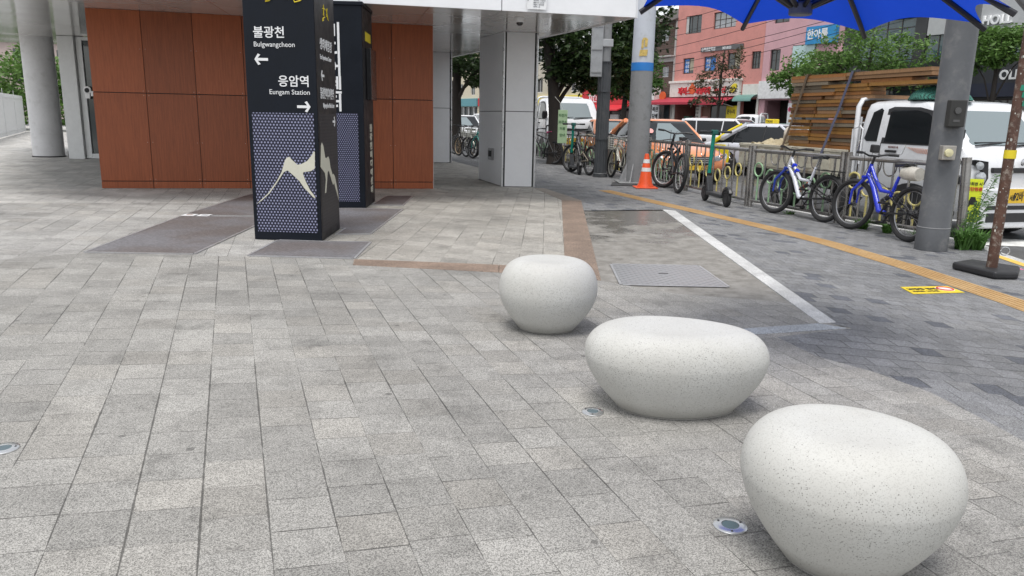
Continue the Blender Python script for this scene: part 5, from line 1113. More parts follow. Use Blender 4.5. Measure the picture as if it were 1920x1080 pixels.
def window(o, a, fm, bars=1, hbar=0, glass=None, sill=None):
    x0, x1, z0, z1 = a[:4]; b = MB(); t_ = .06; y0, y1 = .10, .17
    b.box(x0 + .002, x0 + t_, y0, y1, z0, z1); b.box(x1 - t_, x1 - .002, y0, y1, z0, z1); b.box(x0 + t_, x1 - t_, y0, y1, z0 + .002, z0 + t_); b.box(x0 + t_, x1 - t_, y0, y1, z1 - t_, z1 - .002)
    for k in range(1, bars + 1): x = x0 + (x1 - x0) * k / (bars + 1); b.box(x - .025, x + .025, y0 + .005, y1 - .005, z0 + t_, z1 - t_)
    if hbar: z = z0 + (z1 - z0) * hbar; b.box(x0 + t_, x1 - t_, y0 + .008, y1 - .008, z - .02, z + .02)
    w = b.build('window', fm, o)
    b = MB(); b.box(x0 + .03, x1 - .03, .132, .138, z0 + .03, z1 - .03); b.build('pane', glass or M_wg, w)
    return w
# pink plastered house with the white shopfront
M_pink = mat('pink_plaster', (.56, .245, .215), .8, var=.10, scale=1.2, dirt=(.48, .21, .185), dscale=.9, bump=.1)
M_cream2 = mat('shop_white', (.68, .66, .62), .6, var=.08, dirt=(.5, .47, .42))
p = front('pink_house', 'salmon pink plastered building with a white shopfront and dark framed windows', 'building', -1.63); dz = .139
S0 = -1.63
W3 = [(.95, 2.75, 8.05, 9.35), (4.05, 6.35, 8.15, 9.3)]; W2 = [(.95, 2.2, 5.15, 6.3), (3.3, 4.6, 5.2, 6.3), (5.75, 7.1, 5.25, 6.4), (8.15, 9.0, 5.2, 6.35)]
shop = [(.35, 3.2, .0, 3.2), (3.4, 7.2, .0, 3.2), (7.5, 9.0, .0, 3.2)]
sh = lambda L_: [(a, b_, c_ + dz, d_ + dz) for a, b_, c_, d_ in L_]
wall_open(p, 9.22, 12., M_pink, sh(W3 + W2 + shop))
for a in sh(W3[:1]): window(p, a, M_wf, 2)
b = MB(); b.box(.96, 1.25, .06, .09, 8.1 + dz, 9.3 + dz); b.build('blind', mat('blind_grey', (.45, .45, .44), .6), p)
for a in sh(W3[1:]): window(p, a, M_wf, 3, .55, mat('milky_glass', (.34, .36, .38), .2))
for i, a in enumerate(sh(W2)):
    w_ = window(p, a, M_wf, 1 if i < 3 else 2)
    if i < 2:
        x0, x1, z0, z1 = a; b = MB(); b.box(x0 + .08, x0 + (x1 - x0) * (.5 if i == 0 else .9), .118, .128, z0 + .1, z1 - .08); b.build('window_poster', mat('poster_blue', (.03, .17, .50), .5), w_)
        for k, sx_ in enumerate(('학원', '수학', '영어')): text('lettering', sx_, .26, M_ltr, w_, (x0 + .16, .112, z1 - .42 - .30 * k), (1, 0, 0), UP, .004, .005)
    if i in (0, 2): b = MB(); b.box(a[0] + (a[1] - a[0]) * .55, a[1] - .07, .119, .127, a[2] + .25, a[3] - .08); b.build('roller_blind', mat('blind_tan', (.36, .33, .25), .6), w_)
b = MB(); b.box(3.0, 7.3, -.12, 0, 6.62 + dz, 6.95 + dz); fs = b.build('wall_sign', mat('sign_dark', (.10, .10, .105), .5), p)
text('lettering', '수학전문학원', .27, M_ltr, fs, (3.1, -.125, 6.68 + dz), (1, 0, 0), UP, .006, .008); text('lettering', '383-8523', .24, M_ltr, fs, (5.3, -.125, 6.69 + dz), (1, 0, 0), UP, .006, .006)
b = MB(); b.box(-.10, 7.45, -.30, -.002, 3.42 + dz, 4.45 + dz); b.box(-.18, 7.55, -.40, -.002, 4.45 + dz, 4.62 + dz); fa = b.build('shop_fascia', M_cream2, p, bevel=.02)
b = MB(); b.box(7.6, 9.2, -.06, -.002, 3.3 + dz, 4.2 + dz); b.build('shop_fascia', M_cream2, p)
b = MB()
for x0, x1 in ((.0, .34), (3.21, 3.39), (7.21, 7.49), (9.01, 9.21)): b.box(x0, x1, -.05, -.002, 0, 3.4)
b.build('pilaster', M_cream2, p)
M_sred = mat('sign_red', (.55, .02, .03), .5)
text('lettering', '파머스', .62, M_sred, fa, (1.0, -.35, 3.62 + dz), (1, 0, 0), UP, .06, .02, .9); text('lettering', '과일야채', .56, M_sred, fa, (3.0, -.35, 3.64 + dz), (1, 0, 0), UP, .06, .02, .8); text('lettering', '농수산', .5, M_sred, fa, (5.0, -.35, 3.68 + dz), (1, 0, 0), UP, .05, .01, .9)
b = MB(); b.lathe([(0, 0), (.34, 0), (.34, .07), (0, .07)], 24, (2.62, -.31, 3.95 + dz), (0, -1, 0)); b.box(2.5, 2.74, -.37, -.31, 4.22 + dz, 4.6 + dz); b.build('round_emblem', mat('emblem_orange', (.62, .10, .02), .5), fa)
b = MB(); b.lathe([(0, 0), (.38, 0), (.38, .08), (0, .08)], 24, (7.0, -.31, 3.95 + dz), (0, -1, 0), 1.0, .62); b.build('yellow_emblem', M_yel, fa); b = MB(); b.tube([(6.75, -.40, 3.9 + dz), (6.9, -.40, 4.05 + dz), (7.0, -.40, 3.85 + dz), (7.15, -.40, 4.02 + dz), (7.25, -.40, 3.92 + dz)], .035, 6); b.build('emblem_stroke', M_blk, fa)
M_awn = mat('awning_red', (.36, .028, .05), .7, var=.12)
def awning(x0, x1, z, out, m):
    b = MB(); b.prism([(x0, -.02, z + dz), (x0, -out, z - .42 + dz), (x0, -out, z - .60 + dz), (x0, -out + .02, z - .60 + dz), (x0, -out + .02, z - .44 + dz), (x0, -.02, z - .05 + dz)], (x1 - x0, 0, 0))
    a = b.build('awning', m, p); b = MB()
    for x in (x0 + .2, x1 - .2): b.tube([(x, -.05, z - .7 + dz), (x, -out + .05, z - .5 + dz)], .025, 6)
    b.build('awning_arm', M_wfw, a)
awning(-1.2, 3.8, 3.42, 1.7, M_awn); awning(3.85, 7.0, 3.40, 1.2, M_awn)
b = MB(); rg = [(7.4, -.02 - .75 * math.sin(a), 3.05 + .45 * math.cos(a) + dz) for a in np.linspace(0, math.pi / 2, 9)]; b.prism(rg + [(x, y * .96, z - .03) for x, y, z in rg[::-1]], (1.75, 0, 0)); b.build('curved_canopy', mat('canopy_green', (.12, .25, .22), .35, var=.1), p, smooth=True)
b = MB(); b.box(.30, 9.05, 2.4, 2.5, .05, 3.4); b.build('shop_interior', M_inn, p)
b = MB(); b.box(3.42, 4.3, .10, .16, .02 + dz, 3.1 + dz); b.build('shop_door', mat('door_brown', (.16, .07, .045), .5), p)
b = MB(); b.box(4.4, 5.9, .14, .15, .7 + dz, 3.1 + dz); b.build('shop_window', M_wg, p)
for x0, x1, z0, z1, m, tx_ in ((6.05, 7.15, .9, 2.75, M_yel, '은누리'), (2.75, 3.15, .6, 2.7, mat('price_board', (.55, .54, .5), .6), ''), (3.5, 4.1, 1.1, 2.0, mat('pink_board', (.55, .28, .25), .6), '')):
    b = MB(); b.box(x0, x1, .03, .08, z0 + dz, z1 + dz); bd_ = b.build('shop_board', m, p)
    if tx_: text('lettering', tx_, .36, M_blk, bd_, (x0 + .08, .024, z1 - .55 + dz), (1, 0, 0), UP, .006, .01, .85)
    else:
        for k in range(7): text('lettering', '특가 900', .13, M_blk, bd_, (x0 + .03, .024, z1 - .25 - .26 * k + dz), (1, 0, 0), UP, .004, .002, .6)
for i, (x, y, n) in enumerate(((.75, -.5, 5), (1.35, -.6, 6), (1.95, -.45, 4), (2.4, -.35, 7))):
    for k in range(n):
        c = p.matrix_world; b = MB(); b.box(-.26, .26, -.2, .2, 0, .27); b.box(-.27, .27, -.21, .21, .275, .30)
        o = b.build('produce_crate', mat('crate_green', (.015, .07, .045), .6, var=.3), None); d = Vector((math.cos(FA), math.sin(FA), 0)); n_ = Vector((-d.y, d.x, 0))
        o.location = F0 + d * (S0 + x) + n_ * y + Vector((0, 0, -.138 + k * .305)); o.rotation_euler = (0, 0, FA); tag(o, 'dark green plastic crate stacked under the red shop awning', 'crate', 'crates under the red awning')
# mauve house
M_mauve = mat('mauve_plaster', (.56, .33, .36), .8, var=.08, scale=1.2, dirt=(.50, .30, .33))
q = front('mauve_house', 'pale mauve pink building with a blue shop sign on its upper wall', 'building', 7.61)
MW = [(.6, 1.5, 5.0, 6.35), (2.5, 4.4, 4.9, 6.5), (.7, 2.0, 8.0, 9.3), (3.6, 5.2, 8.0, 9.3), (.5, 2.6, 0, 3.1), (3.0, 5.9, 0, 3.0)]
wall_open(q, 6.4, 12., M_mauve, sh(MW))
for a in sh(MW[:4]): window(q, a, M_wf, 1)
b = MB(); b.box(.02, 3.05, -.22, -.002, 3.2 + dz, 4.35 + dz); b.build('shop_fascia', mat('plain_white', (.70, .70, .70), .5), q)
b = MB(); b.box(3.1, 6.3, -.3, -.002, 3.05 + dz, 3.7 + dz); b.build('shop_fascia', mat('mauve_shop', (.30, .17, .19), .6), q)
b = MB(); b.box(2.6, 4.35, -.1, -.002, 5.1 + dz, 6.45 + dz); b.build('window_sign', mat('mint_sign', (.45, .60, .60), .5), q)
b = MB(); b.box(3.7, 6.0, -.25, -.002, 6.45 + dz, 7.5 + dz); bs_ = b.build('blue_sign', mat('sign_blue', (.02, .24, .52), .5), q)
text('lettering', '한아름', .62, M_ltr, bs_, (3.78, -.256, 6.80 + dz), (1, 0, 0), UP, .01, .02, .95); text('lettering', '202', .22, M_ltr, bs_, (5.2, -.256, 6.52 + dz), (1, 0, 0), UP, .01, .008)
b = MB(); b.box(.4, 5.95, 1.6, 1.7, .05, 3.3); b.build('shop_interior', M_inn, q)
b = MB(); b.box(3.05, 5.85, .14, .15, .2 + dz, 2.9 + dz); b.build('shop_window', mat('grey_glass', (.10, .11, .125), .1, spec=.8), q)
b = MB(); b.box(2.62, 2.98, -.05, -.003, .5 + dz, 2.9 + dz); pb = b.build('banner_board', M_ltr, q); b = MB(); b.cyl((2.8, -.052, 2.5 + dz), (2.8, -.06, 2.5 + dz), .15, n=14); b.build('flower_print', M_pk, pb)
for i, (s_, y_, m_, lb, hh_) in enumerate(((8.4, -.9, mat('tub_green', (.01, .10, .075), .5), 'dark green plastic tub in front of the white shop wall', 1.0), (5.6, -.8, mat('crate_navy', (.02, .03, .10), .5), 'navy stacking box beside the green canopied doorway', .6), (9.3, -.7, mat('crate_navy'), 'navy stacking box next to the dark green tub', .5))):
    d = Vector((math.cos(FA), math.sin(FA), 0)); n_ = Vector((-d.y, d.x, 0)); b = MB()
    if i == 0: b.lathe([(.0, .0), (.42, 0), (.5, hh_), (.53, hh_), (.53, hh_ + .06), (.45, hh_ + .06), (.4, .1), (0, .1)], 24)
    else: b.box(-.55, .55, -.3, .3, 0, hh_); b.box(-.58, .58, -.33, .33, hh_ * .8, hh_ + .02)
    o = b.build('plastic_tub' if i == 0 else 'stacking_box', m_, None, smooth=i == 0); o.location = F0 + d * s_ + n_ * y_ + Vector((0, 0, .9 if i == 0 else .8)); o.rotation_euler = (0, 0, FA); tag(o, lb, 'tub' if i == 0 else 'box')
    b = MB(); b.box(-.6, .6, -.35, .35, -.138, .895 if i == 0 else .795); t_ = b.build('trestle', M_inn, None); t_.location = (o.location.x, o.location.y, 0); t_.rotation_euler = (0, 0, FA); tag(t_, ('dark trestle carrying the green tub', 'dark trestle under the navy box by the doorway', 'dark trestle under the navy box by the tub')[i], 'trestle')
# brown brick house
def bricks(name, c1, c2, mo, sc=1.):
    t = NT(name); v = t.obj(); mp = t.n('Mapping'); mp.inputs['Rotation'].default_value = (R(90), 0, 0); t.l(v, mp.inputs['Vector']); br = t.n('TexBrick'); br.inputs['Scale'].default_value = 1.8 * sc
    br.inputs['Color1'].default_value = (*c1, 1); br.inputs['Color2'].default_value = (*c2, 1); br.inputs['Mortar'].default_value = (*mo, 1); br.inputs['Mortar Size'].default_value = .015; t.l(mp.outputs[0], br.inputs['Vector'])
    t.col(t.mix(t.ramp(t.noise(1.2, v, 4), .35, .7, 0, .35), br.outputs['Color'], c2)); t.set(Roughness=.85); t.bump(br.outputs['Fac'], -.4, .01); return t.m
b_ = front('brick_house', 'narrow dark brown brick building with white windows left of the pink one', 'building', -6.6)
BW = [(1.4, 2.4, 7.7, 8.55), (3.0, 3.95, 7.75, 8.6), (3.35, 4.2, 5.0, 5.8), (1.2, 2.0, 5.0, 5.8), (.4, 4.6, 0, 3.0)]
wall_open(b_, 4.93, 9.3, bricks('brown_brick', (.085, .05, .04), (.12, .075, .06), (.16, .14, .125)), sh(BW))
for a in sh(BW[:4]): window(b_, a, M_wfw, 1, 0, mat('milky_glass'))
b = MB(); b.box(.0, 4.93, -.12, -.002, 6.15 + dz, 6.55 + dz); b.box(-.1, 5.0, -.5, -.121, 6.5 + dz, 6.6 + dz); b.build('string_course', mat('stone_grey', (.40, .39, .38), .7), b_)
b = MB(); b.prism([(-.1, -.6, 9.3), (-.1, 4, 11.), (-.1, 8, 9.3)], (5.1, 0, 0)); b.build('roof', mat('roof_tiles', (.07, .06, .055), .8, var=.3), b_)
b = MB(); b.box(4.86, 4.98, -.1, -.003, 0, 9.3); b.build('downpipe', mat('stone_grey'), b_)
b = MB(); b.box(.5, 4.5, .15, .16, .2, 3.0); b.build('shop_window', M_wg, b_)
b = MB(); b.box(1.9, 3.85, -1.0, -.35, 3.2 + dz, 4.15 + dz); sb2 = b.build('shop_sign_box', mat('sign_box_white', (.66, .66, .64), .5), b_, bevel=.03)
text('lettering', '담 배', .66, M_blk, sb2, (2.1, -1.006, 3.42 + dz), (1, 0, 0), UP, .01, .02)
b = MB(); b.box(3.0, 3.9, -.5, -.42, .9 + dz, 2.9 + dz); sb3 = b.build('shop_board', M_ltr, b_)
for k, c in enumerate(('복권', '담배', '음료')): text('lettering', c, .42, M_blk, sb3, (3.05, -.506, 2.35 - .55 * k + dz), (1, 0, 0), UP, .01, .015)
b = MB(); b.lathe([(0, 0), (.36, 0), (.36, .1), (0, .1)], 20, (4.35, -.5, 3.5 + dz), (0, -1, 0)); b.build('round_sign', mat('emblem_orange'), b_)
b = MB(); b.box(.2, .75, -.45, -.38, 4.4 + dz, 6.1 + dz); b.build('pink_sign', mat('pink_sign', (.6, .22, .42), .5), b_)
# red shop and the rows farther down
r_ = front('red_shop', 'low shop with a bright red fascia and red awning seen behind the street tree', 'building', -14.6)
RW = [(.4, 3.6, 0, 2.6), (4.0, 7.6, 0, 2.6), (1, 2.4, 5.2, 6.4), (5, 6.4, 5.2, 6.4)]
M_bgw = mat('beige_wall', (.50, .46, .38), .8, var=.1, scale=1)
wall_open(r_, 7.95, 8.2, M_bgw, sh(RW))
for a in sh(RW[2:]): window(r_, a, M_wfw, 1)
M_rs = mat('shop_red', (.50, .02, .03), .5, var=.08)
b = MB(); b.box(.1, 7.85, -.35, -.002, 2.9 + dz, 4.3 + dz); rf = b.build('shop_fascia', M_rs, r_, bevel=.03); text('lettering', '치킨 호프', .8, M_ltr, rf, (1.2, -.36, 3.2 + dz), (1, 0, 0), UP, .02, .02)
b = MB(); b.prism([(.1, -.36, 2.9 + dz), (.1, -1.7, 2.45 + dz), (.1, -1.7, 2.35 + dz), (.1, -.36, 2.8 + dz)], (7.7, 0, 0)); b.build('awning', M_rs, r_)
b = MB()
for x in (.15, 3.75, 7.7): b.box(x, x + .18, -.15, -.003, 0, 2.85 + dz)
b.build('red_pillar', M_rs, r_)
b = MB(); b.box(.4, 7.6, .16, .17, .1, 2.6); b.build('shop_window', M_wg, r_)
b = MB(); b.box(4.4, 5.6, -.03, .15, 1.0, 2.2); b.build('menu_board', M_ltr, r_)
def plain(name, label, s0, w, h, m, rows, cols, sh_m=None, ground=3.2):
    o = front(name, label, 'building', s0); wins = []
    for r in range(rows):
        for c in range(cols): x = w * (c + .5) / cols; wins.append((x - .65, x + .65, 4.2 + r * 3. + dz, 5.6 + r * 3. + dz))
    gw = [(.5, w - .5, dz, ground - .4 + dz)]
    wall_open(o, w, h, m, wins + gw)
    for a in wins: window(o, a, M_wfw, 1)
    b = MB(); b.box(.5, w - .5, .16, .17, dz, ground - .4 + dz); b.build('shop_window', M_wg, o)
    b = MB(); b.box(.1, w - .1, -.3, -.002, ground - .35 + dz, ground + .6 + dz); b.build('shop_fascia', sh_m or M_cream2, o, bevel=.02)
    b = MB()
    for x in np.arange(.5, w - .4, 1.6): b.box(x, x + .12, -.05, .1, dz, ground - .4 + dz)
    b.build('shop_mullion', M_wfw, o); return o
plain('beige_house', 'beige building with a yellow shopfront left of the red shop', -25., 10.2, 9, M_bgw, 2, 3, M_yel)
plain('grey_house', 'pale grey building with white windows farther down the street', -38, 12.8, 10, mat('pale_grey_wall', (.42, .43, .43), .8), 2, 4, M_rs)
tl = plain('teal_house', 'building with a teal shopfront at the far end of the street', -53, 14.8, 10, mat('cream_wall', (.62, .55, .42), .8), 2, 4, mat('teal_shop', (.10, .28, .32), .5))
plain('end_house', 'cream coloured building closing the street in the far gap', -78, 24.8, 15, mat('cream_wall'), 4, 8, M_rs)
# dark modern building at the right
dk = front('dark_building', 'dark glass fronted building with white sign letters right of the mauve house', 'building', 14.05)
M_dk = mat('dark_panel', (.030, .032, .036), .35, var=.2, scale=.6)
DW = [(1.0, 4.6, 5.0, 8.8), (5.3, 8.2, 5.0, 8.0), (8.6, 13.2, 5.0, 6.2), (.6, 6.2, .0, 3.6), (6.6, 13.5, 0, 3.0), (14, 20, 0, 3.0), (14, 20, 5, 8)]
wall_open(dk, 21, 13, M_dk, sh(DW))
M_tg = mat('teal_glass', (.05, .095, .11), .06, spec=.9, var=.3, scale=.5)
for a in sh(DW): window(dk, a, M_wf, 3, .5, M_tg if a[2] > 2 else M_wg)
b = MB(); b.box(.1, 5.2, -.15, -.002, 7.4 + dz, 12); b.build('white_panel', mat('panel_white', (.68, .68, .68), .5, var=.05), dk)
b = MB(); b.box(.1, 20.9, -.35, -.002, 3.75 + dz, 4.55 + dz); bn = b.build('sign_band', mat('band_dark', (.022, .024, .03), .4), dk)
text('lettering', 'OLIVE', .62, M_ltr, bn, (9.75, -.36, 3.93 + dz), (1, 0, 0), UP, .05, .02, .9)
b = MB(); b.box(6.6, 20.8, -.5, -.351, 3.1 + dz, 3.75 + dz); b.build('shop_fascia', mat('navy_awning', (.012, .016, .035), .5), dk)
b = MB(); b.box(5.4, 14, -.09, -.003, 6.35 + dz, 9); b.build('grey_panel', mat('panel_grey', (.40, .41, .42), .5, var=.06), dk)
text('lettering', 'HOLL', .62, M_ltr, dk, (8.4, -.18, 6.6 + dz), (1, 0, 0), UP, .14, .02, .9)
b = MB(); b.box(11.2, 11.7, -.05, -.003, .9 + dz, 2.5 + dz); b.build('blue_poster', mat('poster_cyan', (.03, .35, .55), .5), dk)
b = MB(); b.tube([(7.2, -.36, 4.5), (9.5, -1.2, 2.7)], .035, 6); b.build('stay_rod', mat('rod_pale', (.5, .5, .5), .5), dk)
# cables strung along the far side
d = Vector((math.cos(FA), math.sin(FA), 0)); nrm = Vector((-d.y, d.x, 0))
for i, (z0, z1, off, lb) in enumerate(((4.9, 8.6, 1.5, 'lowest'), (5.4, 9.1, 1.6, 'second lowest'), (6.1, 9.3, 1.4, 'third'), (6.6, 10.4, 1.7, 'fourth'), (7.6, 10.6, 1.5, 'fifth'), (8.5, 12.0, 1.6, 'topmost'))):
    pts = []
    for f in np.linspace(0, 1, 22): pts.append(F0 + d * (-7 + f * 33) - nrm * off + Vector((0, 0, z0 + (z1 - z0) * f ** 1.1 - 1.0 * 4 * f * (1 - f) * .5)))
    b = MB(); b.tube(pts, .018, 5); tag(b.build('overhead_cable', mat('cable_black', (.015, .015, .015), .6), None), '%s of the black overhead cables crossing the pink facade' % lb, 'cable', 'overhead cables')

# ---------------------------------------------------------------- trees and plants
def leafmat(name, c1, c2, rough=.5, tr=.3):
    t = NT(name); rnd_ = t.n('NewGeometry').outputs['Random Per Island']; c = t.mix(rnd_, c1, c2); c = t.mix(t.math('MULTIPLY', t.ramp(rnd_, .93, 1.), .5), c, (c2[0] * 1.5, c2[1] * 1.2, c2[2])); t.col(c); t.set(Roughness=rough, **{'Specular IOR Level': .4})
    x = t.n('BsdfTranslucent'); t.l(c, x.inputs[0]); m = t.n('MixShader'); m.inputs[0].default_value = tr; t.l(t.b.outputs[0], m.inputs[1]); t.l(x.outputs[0], m.inputs[2]); t.l(m.outputs[0], t.t.nodes['Material Output'].inputs['Surface']); return t.m
L_shaded = leafmat('leaves_shaded', (.016, .034, .010), (.042, .078, .02)); L_mid = leafmat('leaves_mid', (.045, .105, .022), (.095, .185, .045)); L_light = leafmat('leaves_light', (.07, .15, .028), (.14, .25, .06)); L_red = leafmat('leaves_reddish', (.045, .06, .025), (.105, .075, .04)); L_weed = leafmat('leaves_weed', (.05, .12, .02), (.10, .22, .05))  # darkest leaves: backlit shade of the big tree's crown put into the colour
M_bark = mat('bark', (.032, .026, .022), .9, var=.35, scale=6, bump=.6, stretch=(3, 3, .6)); M_barkl = mat('bark_grey', (.10, .085, .07), .9, var=.3, scale=8, bump=.5)
def leaf_mesh(cl, n, size, seed, droop=.25, asp=.45):
    """n pointed leaves in clumps; cl = [(centre, radii, weight)]"""
    g = np.random.default_rng(seed); w = np.array([c[2] for c in cl], float); w /= w.sum(); P_ = []
    for (c, r, _), k in zip(cl, g.multinomial(n, w)):
        nc = max(3, k // 45); u = g.normal(size=(nc, 3)); u /= np.linalg.norm(u, axis=1)[:, None]; cc = u * (g.uniform(.25, 1, (nc, 1)) ** .5) * np.array(r)
        i = g.integers(0, nc, k); q = cc[i] + g.normal(size=(k, 3)) * np.array(r) * .13; P_.append(q + np.array(c))
    P_ = np.vstack(P_); n = len(P_)
    a = g.normal(size=(n, 3)); a[:, 2] = a[:, 2] * .5 - droop; a /= np.linalg.norm(a, axis=1)[:, None]; nn = g.normal(size=(n, 3)) * .7; nn[:, 2] += 1; s = np.cross(a, nn); s /= np.linalg.norm(s, axis=1)[:, None]
    L_ = size * g.uniform(.6, 1.35, (n, 1)); up = np.cross(s, a)
    v = np.stack([P_, P_ + a * L_ * .5 + s * L_ * asp * .5 - up * L_ * .06, P_ + a * L_, P_ + a * L_ * .5 - s * L_ * asp * .5 - up * L_ * .06], 1).reshape(-1, 3)
    me = bpy.data.meshes.new('leaves'); me.vertices.add(len(v)); me.vertices.foreach_set('co', v.ravel()); me.loops.add(4 * n); me.loops.foreach_set('vertex_index', np.arange(4 * n)); me.polygons.add(n); me.polygons.foreach_set('loop_start', np.arange(n) * 4); me.polygons.foreach_set('loop_total', np.full(n, 4)); me.update(calc_edges=True); return me
def tree(label, loc, trunk, r0, crown, n, size, lm, bark, seed, group='street trees', limbs=7, asp=.45):
    g = random.Random(seed); o = thing('street_tree', label, 'tree', loc, 0, group); N = len(trunk)
    b = MB(); tp_ = [Vector(q) for q in trunk]; b.tube(tp_, [r0 * (1.25 if i == 0 else 1) * (1 - .62 * i / (N - 1)) for i in range(N)], 14); tk = b.build('trunk', bark, o, smooth=True)
    for k in range(limbs):
        f = g.uniform(.35, 1); i = min(int(f * (N - 1)), N - 2); s = tp_[i].lerp(tp_[i + 1], f * (N - 1) - i); c, r, _ = g.choice(crown)
        e = Vector(c) + Vector((g.uniform(-.8, .8) * r[0], g.uniform(-.8, .8) * r[1], g.uniform(-.5, .7) * r[2])); m = s.lerp(e, .5) + Vector((g.uniform(-.2, .2), g.uniform(-.2, .2), .12 * (e - s).length)); q = r0 * (1 - .6 * f) * .42
        b = MB(); b.tube([s, s.lerp(m, .5) + Vector((0, 0, .05)), m, m.lerp(e, .55), e], [q, q * .8, q * .6, q * .4, q * .12], 7); b.build('branch', bark, tk, smooth=True)
    me = leaf_mesh(crown, n, size, seed, asp=asp); mesh_obj('crown', me, lm, o); return o
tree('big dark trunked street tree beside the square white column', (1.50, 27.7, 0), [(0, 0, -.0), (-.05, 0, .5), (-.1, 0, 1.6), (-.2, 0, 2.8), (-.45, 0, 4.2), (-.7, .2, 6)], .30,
     [((.9, .2, 4.6), (1.9, 1.8, 1.5), 3.2), ((1.8, -.2, 3.4), (1.5, 1.4, .9), 1.6), ((.4, .3, 3.3), (.9, 1.2, .7), .9), ((-.9, 0, 5.2), (1.2, 1.4, 1.2), 1.2), ((2.6, .3, 5.), (1.2, 1.4, 1.3), 1.2)], 16275, 0.216, L_shaded, M_bark, 3, limbs=10)
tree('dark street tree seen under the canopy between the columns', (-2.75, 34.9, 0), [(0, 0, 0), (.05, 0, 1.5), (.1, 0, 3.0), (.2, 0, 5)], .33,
     [((.4, -.2, 4.2), (1.6, 1.6, 1.0), 2), ((1.4, -.5, 3.4), (1.0, 1.2, .6), 1), ((-1, 0, 4.5), (1.3, 1.3, 1), 1)], 6510, 0.216, L_shaded, M_bark, 5)
tree('bright green street tree behind the charcoal pole', (6.1, 44, -.14), [(0, 0, 0), (0, 0, 2), (.1, 0, 4), (.1, 0, 6)], .2,
     [((-.3, 0, 4.6), (1.9, 1.8, 1.6), 2.), ((.7, -.3, 3.6), (1.2, 1.2, .7), 1), ((-1.2, 0, 3.6), (1.0, 1.2, .7), .8)], 5580, 0.272, L_mid, M_bark, 6)
tree('sparse reddish leaved tree in front of the white shopfront', (12.4, 48., -.14), [(0, 0, 0), (.05, 0, 1.8), (.1, 0, 3), (.1, 0, 4.6), (.2, 0, 6)], .11,
     [((.0, 0, 4.2), (1.7, 1.5, .9), 1.2), ((.6, 0, 5.3), (1.2, 1.2, .9), .9), ((-.6, 0, 3.2), (1.1, 1.1, .5), .6)], 1782, 0.192, L_red, M_bark, 8, limbs=16)
tree('bright green tree rising behind the rear end of the board stack', (16.6, 44.8, -.14), [(0, 0, 0), (.0, 0, 2), (.05, 0, 3.6), (.1, 0, 5.4)], .13,
     [((.0, 0, 4.9), (1.7, 1.6, 1.0), 1.6), ((-1.2, 0, 4.2), (1.0, 1.0, .6), .7), ((.9, 0, 4.9), (1.2, 1.2, .7), .6), ((-.2, 0, 3.3), (.9, .9, .4), .4)], 4030, 0.224, L_light, M_bark, 9, limbs=10)
tree('broad leafy tree above the white truck load', (18.4, 41.5, -.14), [(0, 0, 0), (0, 0, 2), (.1, 0, 4), (.2, 0, 6)], .18,
     [((-.2, 0, 5.4), (2.6, 1.8, 1.3), 2.4), ((2.0, -.4, 5.0), (1.8, 1.6, 1.3), 1.8), ((-2.2, .2, 4.6), (1.3, 1.3, .8), .8)], 5200, 0.216, L_light, M_bark, 10, limbs=12)
tree('leafy tree before the dark building at the right of the grey pole', (21.9, 36.0, -.14), [(0, 0, 0), (0, 0, 2), (.0, 0, 4), (.1, 0, 6)], .16,
     [((-.2, 0, 5.5), (1.7, 1.5, .85), 2.), ((.9, 0, 5.3), (1.3, 1.3, .7), 1.1), ((-.9, 0, 4.7), (.9, 1.0, .5), .7)], 5580, 0.216, L_light, M_bark, 12, limbs=10)
def bush(name, label, loc, crown, n, size, lm, seed, group=None, cat='bush'):
    o = thing(name, label, cat, loc, 0, group); g = random.Random(seed); 
    for k in range(5):
        c, r, _ = crown[k % len(crown)]; b = MB(); b.tube([(c[0] * .6, c[1] * .6, 0), (c[0] * .8, c[1] * .8, c[2] * .5), (c[0] + g.uniform(-.4, .4) * r[0], c[1], c[2] + .3 * r[2])], [.07, .05, .02], 6); b.build('stem', M_bark, o, smooth=True)
    mesh_obj('crown', leaf_mesh(crown, n, size, seed), lm, o); return o
for i, (x, y, h, m) in enumerate(((-40, 58, 6.2, L_mid), (-46, 62, 6.9, L_mid), (-34.5, 56, 5.8, L_light), (-52, 66, 7.2, L_light), (-29, 58, 5.6, L_mid))):
    bush('large_bush', ('big mid green bush beyond the white slatted fence', 'taller mid green bush behind the white slatted fence, left of the others', 'dark green bush nearest the round pillar beyond the white fence', 'light green bush farthest left past the white fence', 'green bush hidden behind the round pillar')[i], (x, y, 0), [((0, 0, h * .55), (3.4, 2.6, h * .45), 2), ((1.5, -.5, h * .35), (2.4, 2, h * .3), 1)], 3600, .42, m, 20 + i, 'bushes beyond the white fence')
# white slatted fence at the far left
def slatted(p0, p1, label, h=2.35):
    p0, p1 = Vector((*p0, 0)), Vector((*p1, 0)); L_ = (p1 - p0).length; o = thing('slatted_fence', label, 'fence', p0, math.atan2(p1.y - p0.y, p1.x - p0.x), 'white slatted fence panels')
    b = MB(); n = int(L_ / .14)
    for k in range(n): x = L_ * (k + .5) / n; b.box(x - .05, x + .05, -.015, .015, .06, h)
    b.build('slats', mat('fence_white', (.66, .67, .67), .5, var=.08), o)
    b = MB(); b.box(0, L_, -.035, -.016, .25, .31); b.box(0, L_, -.035, -.016, h - .25, h - .19); b.box(0, .08, -.05, -.0355, 0, h + .25); b.build('frame', mat('fence_white'), o)
q0 = Vector((-22.5, 32)); q1 = Vector((-33, 52)); n = 4
for k in range(n): slatted(q0.lerp(q1, k / n), q0.lerp(q1, (k + 1) / n), ('white slatted fence panel nearest the round pillar foot', 'second white slatted fence panel from the camera', 'third white slatted fence panel from the camera', 'farthest white slatted fence panel, behind the pillar')[k])
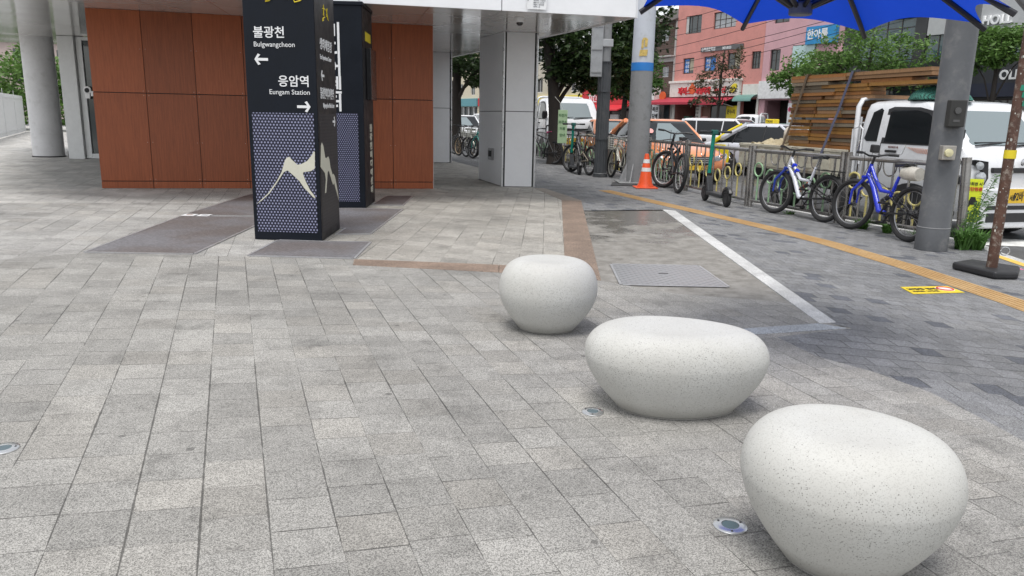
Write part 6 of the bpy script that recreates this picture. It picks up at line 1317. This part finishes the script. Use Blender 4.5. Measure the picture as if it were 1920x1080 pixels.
dpl = thing('pink_apartments', 'distant pale pink apartment block above the bushes', 'building', (-82, 112, 0), R(20))
b = MB(); b.box(-22, 32, 0, 10, 0, 11); b.build('wall', mat('pale_pink_wall', (.52, .42, .39), .8, var=.1, scale=.4), dpl)
for i in range(9):
    for k in range(3): x = -19 + i * 5.6; b = MB(); b.box(x, x + 2.2, -.06, -.003, 2 + 3.2 * k, 3.6 + 3.2 * k); w_ = b.build('window', M_wg, dpl)
b = MB(); b.box(-22.4, 32.4, -.4, 10.4, 11.002, 11.5); b.build('roof', mat('stone_grey'), dpl)
# weeds at the railing foot
def weed(label, loc, h, n, seed, spread=.25, tall=False):
    o = thing('roadside_weed', label, 'plant', loc, 0, 'weeds along the railing'); g = random.Random(seed); b = MB()
    for k in range(n):
        a = g.uniform(0, 6.28); hh_ = h * g.uniform(.5, 1.1); r = spread * g.uniform(.2, 1); bx, by = g.uniform(-.06, .06), g.uniform(-.06, .06); w = g.uniform(.006, .012) * (.8 if tall else 1)
        tip = Vector((bx + r * math.cos(a), by + r * math.sin(a), hh_ * g.uniform(.6, 1))); mid = Vector((bx + r * .4 * math.cos(a), by + r * .4 * math.sin(a), hh_ * .7)); s_ = Vector((-math.sin(a), math.cos(a), 0)) * w
        b.poly([(bx - s_.x, by - s_.y, 0), (bx + s_.x, by + s_.y, 0), mid + s_, mid - s_]); b.poly([mid - s_, mid + s_, tip])
    b.build('blades', L_weed, o); return o
def tall_weed(label, loc, h, seed, tilt):
    o = thing('tall_weed', label, 'plant', loc, 0, 'weeds along the railing'); g = random.Random(seed); st = [Vector((tilt * h * f ** 1.5, .03 * math.sin(3 * f), h * f)) for f in np.linspace(0, 1, 8)]
    b = MB(); b.tube(st, [.010 * (1 - .7 * f) for f in np.linspace(0, 1, 8)], 6); b.build('stem', L_weed, o); b = MB()
    for k in range(150):
        f = g.uniform(.15, 1); i = min(int(f * 7), 6); p_ = st[i].lerp(st[i + 1], f * 7 - i); a = g.uniform(0, 6.28); L_ = .15 * (1.15 - .7 * f); u = Vector((math.cos(a), math.sin(a), g.uniform(.2, .9))).normalized(); s_ = u.orthogonal().normalized() * .007
        b.poly([p_, p_ + u * L_ * .5 + s_, p_ + u * L_ + Vector((0, 0, -.03)), p_ + u * L_ * .5 - s_])
    b.build('leaves', L_weed, o); return o
tall_weed('tall feathery weed leaning by the yellow warning board', (6.26, 10.35, 0), .98, 1, .28); tall_weed('shorter feathery weed between the big pole and the end post', (6.12, 10.2, 0), .62, 2, .2); tall_weed('bent feathery weed right below the yellow warning board', (6.34, 10.45, 0), .72, 5, .42)
for i, (x, y, h, n, s) in enumerate(((6.02, 10.05, .34, 120, .30), (6.2, 10.05, .30, 110, .26), (6.32, 10.2, .28, 90, .22), (5.50, 11.9, .20, 90, .30), (5.72, 11.5, .17, 80, .26), (5.92, 11.0, .13, 60, .25), (4.4, 15.7, .1, 40, .2), (5.0, 13.7, .08, 30, .2))):
    weed(('lush grass tuft right of the big pole foot', 'grass tuft at the end post foot', 'grass tuft spilling over the kerb by the end post', 'grass tuft under the front wheel of the blue bicycle', 'grass tuft under the blue bicycle frame', 'low grass tuft by the rear wheel of the blue bicycle', 'tiny grass tuft by the scooter', 'tiny grass tuft between the two nearest leaning bicycles')[i], (x, y, 0), h, n, 30 + i, s)
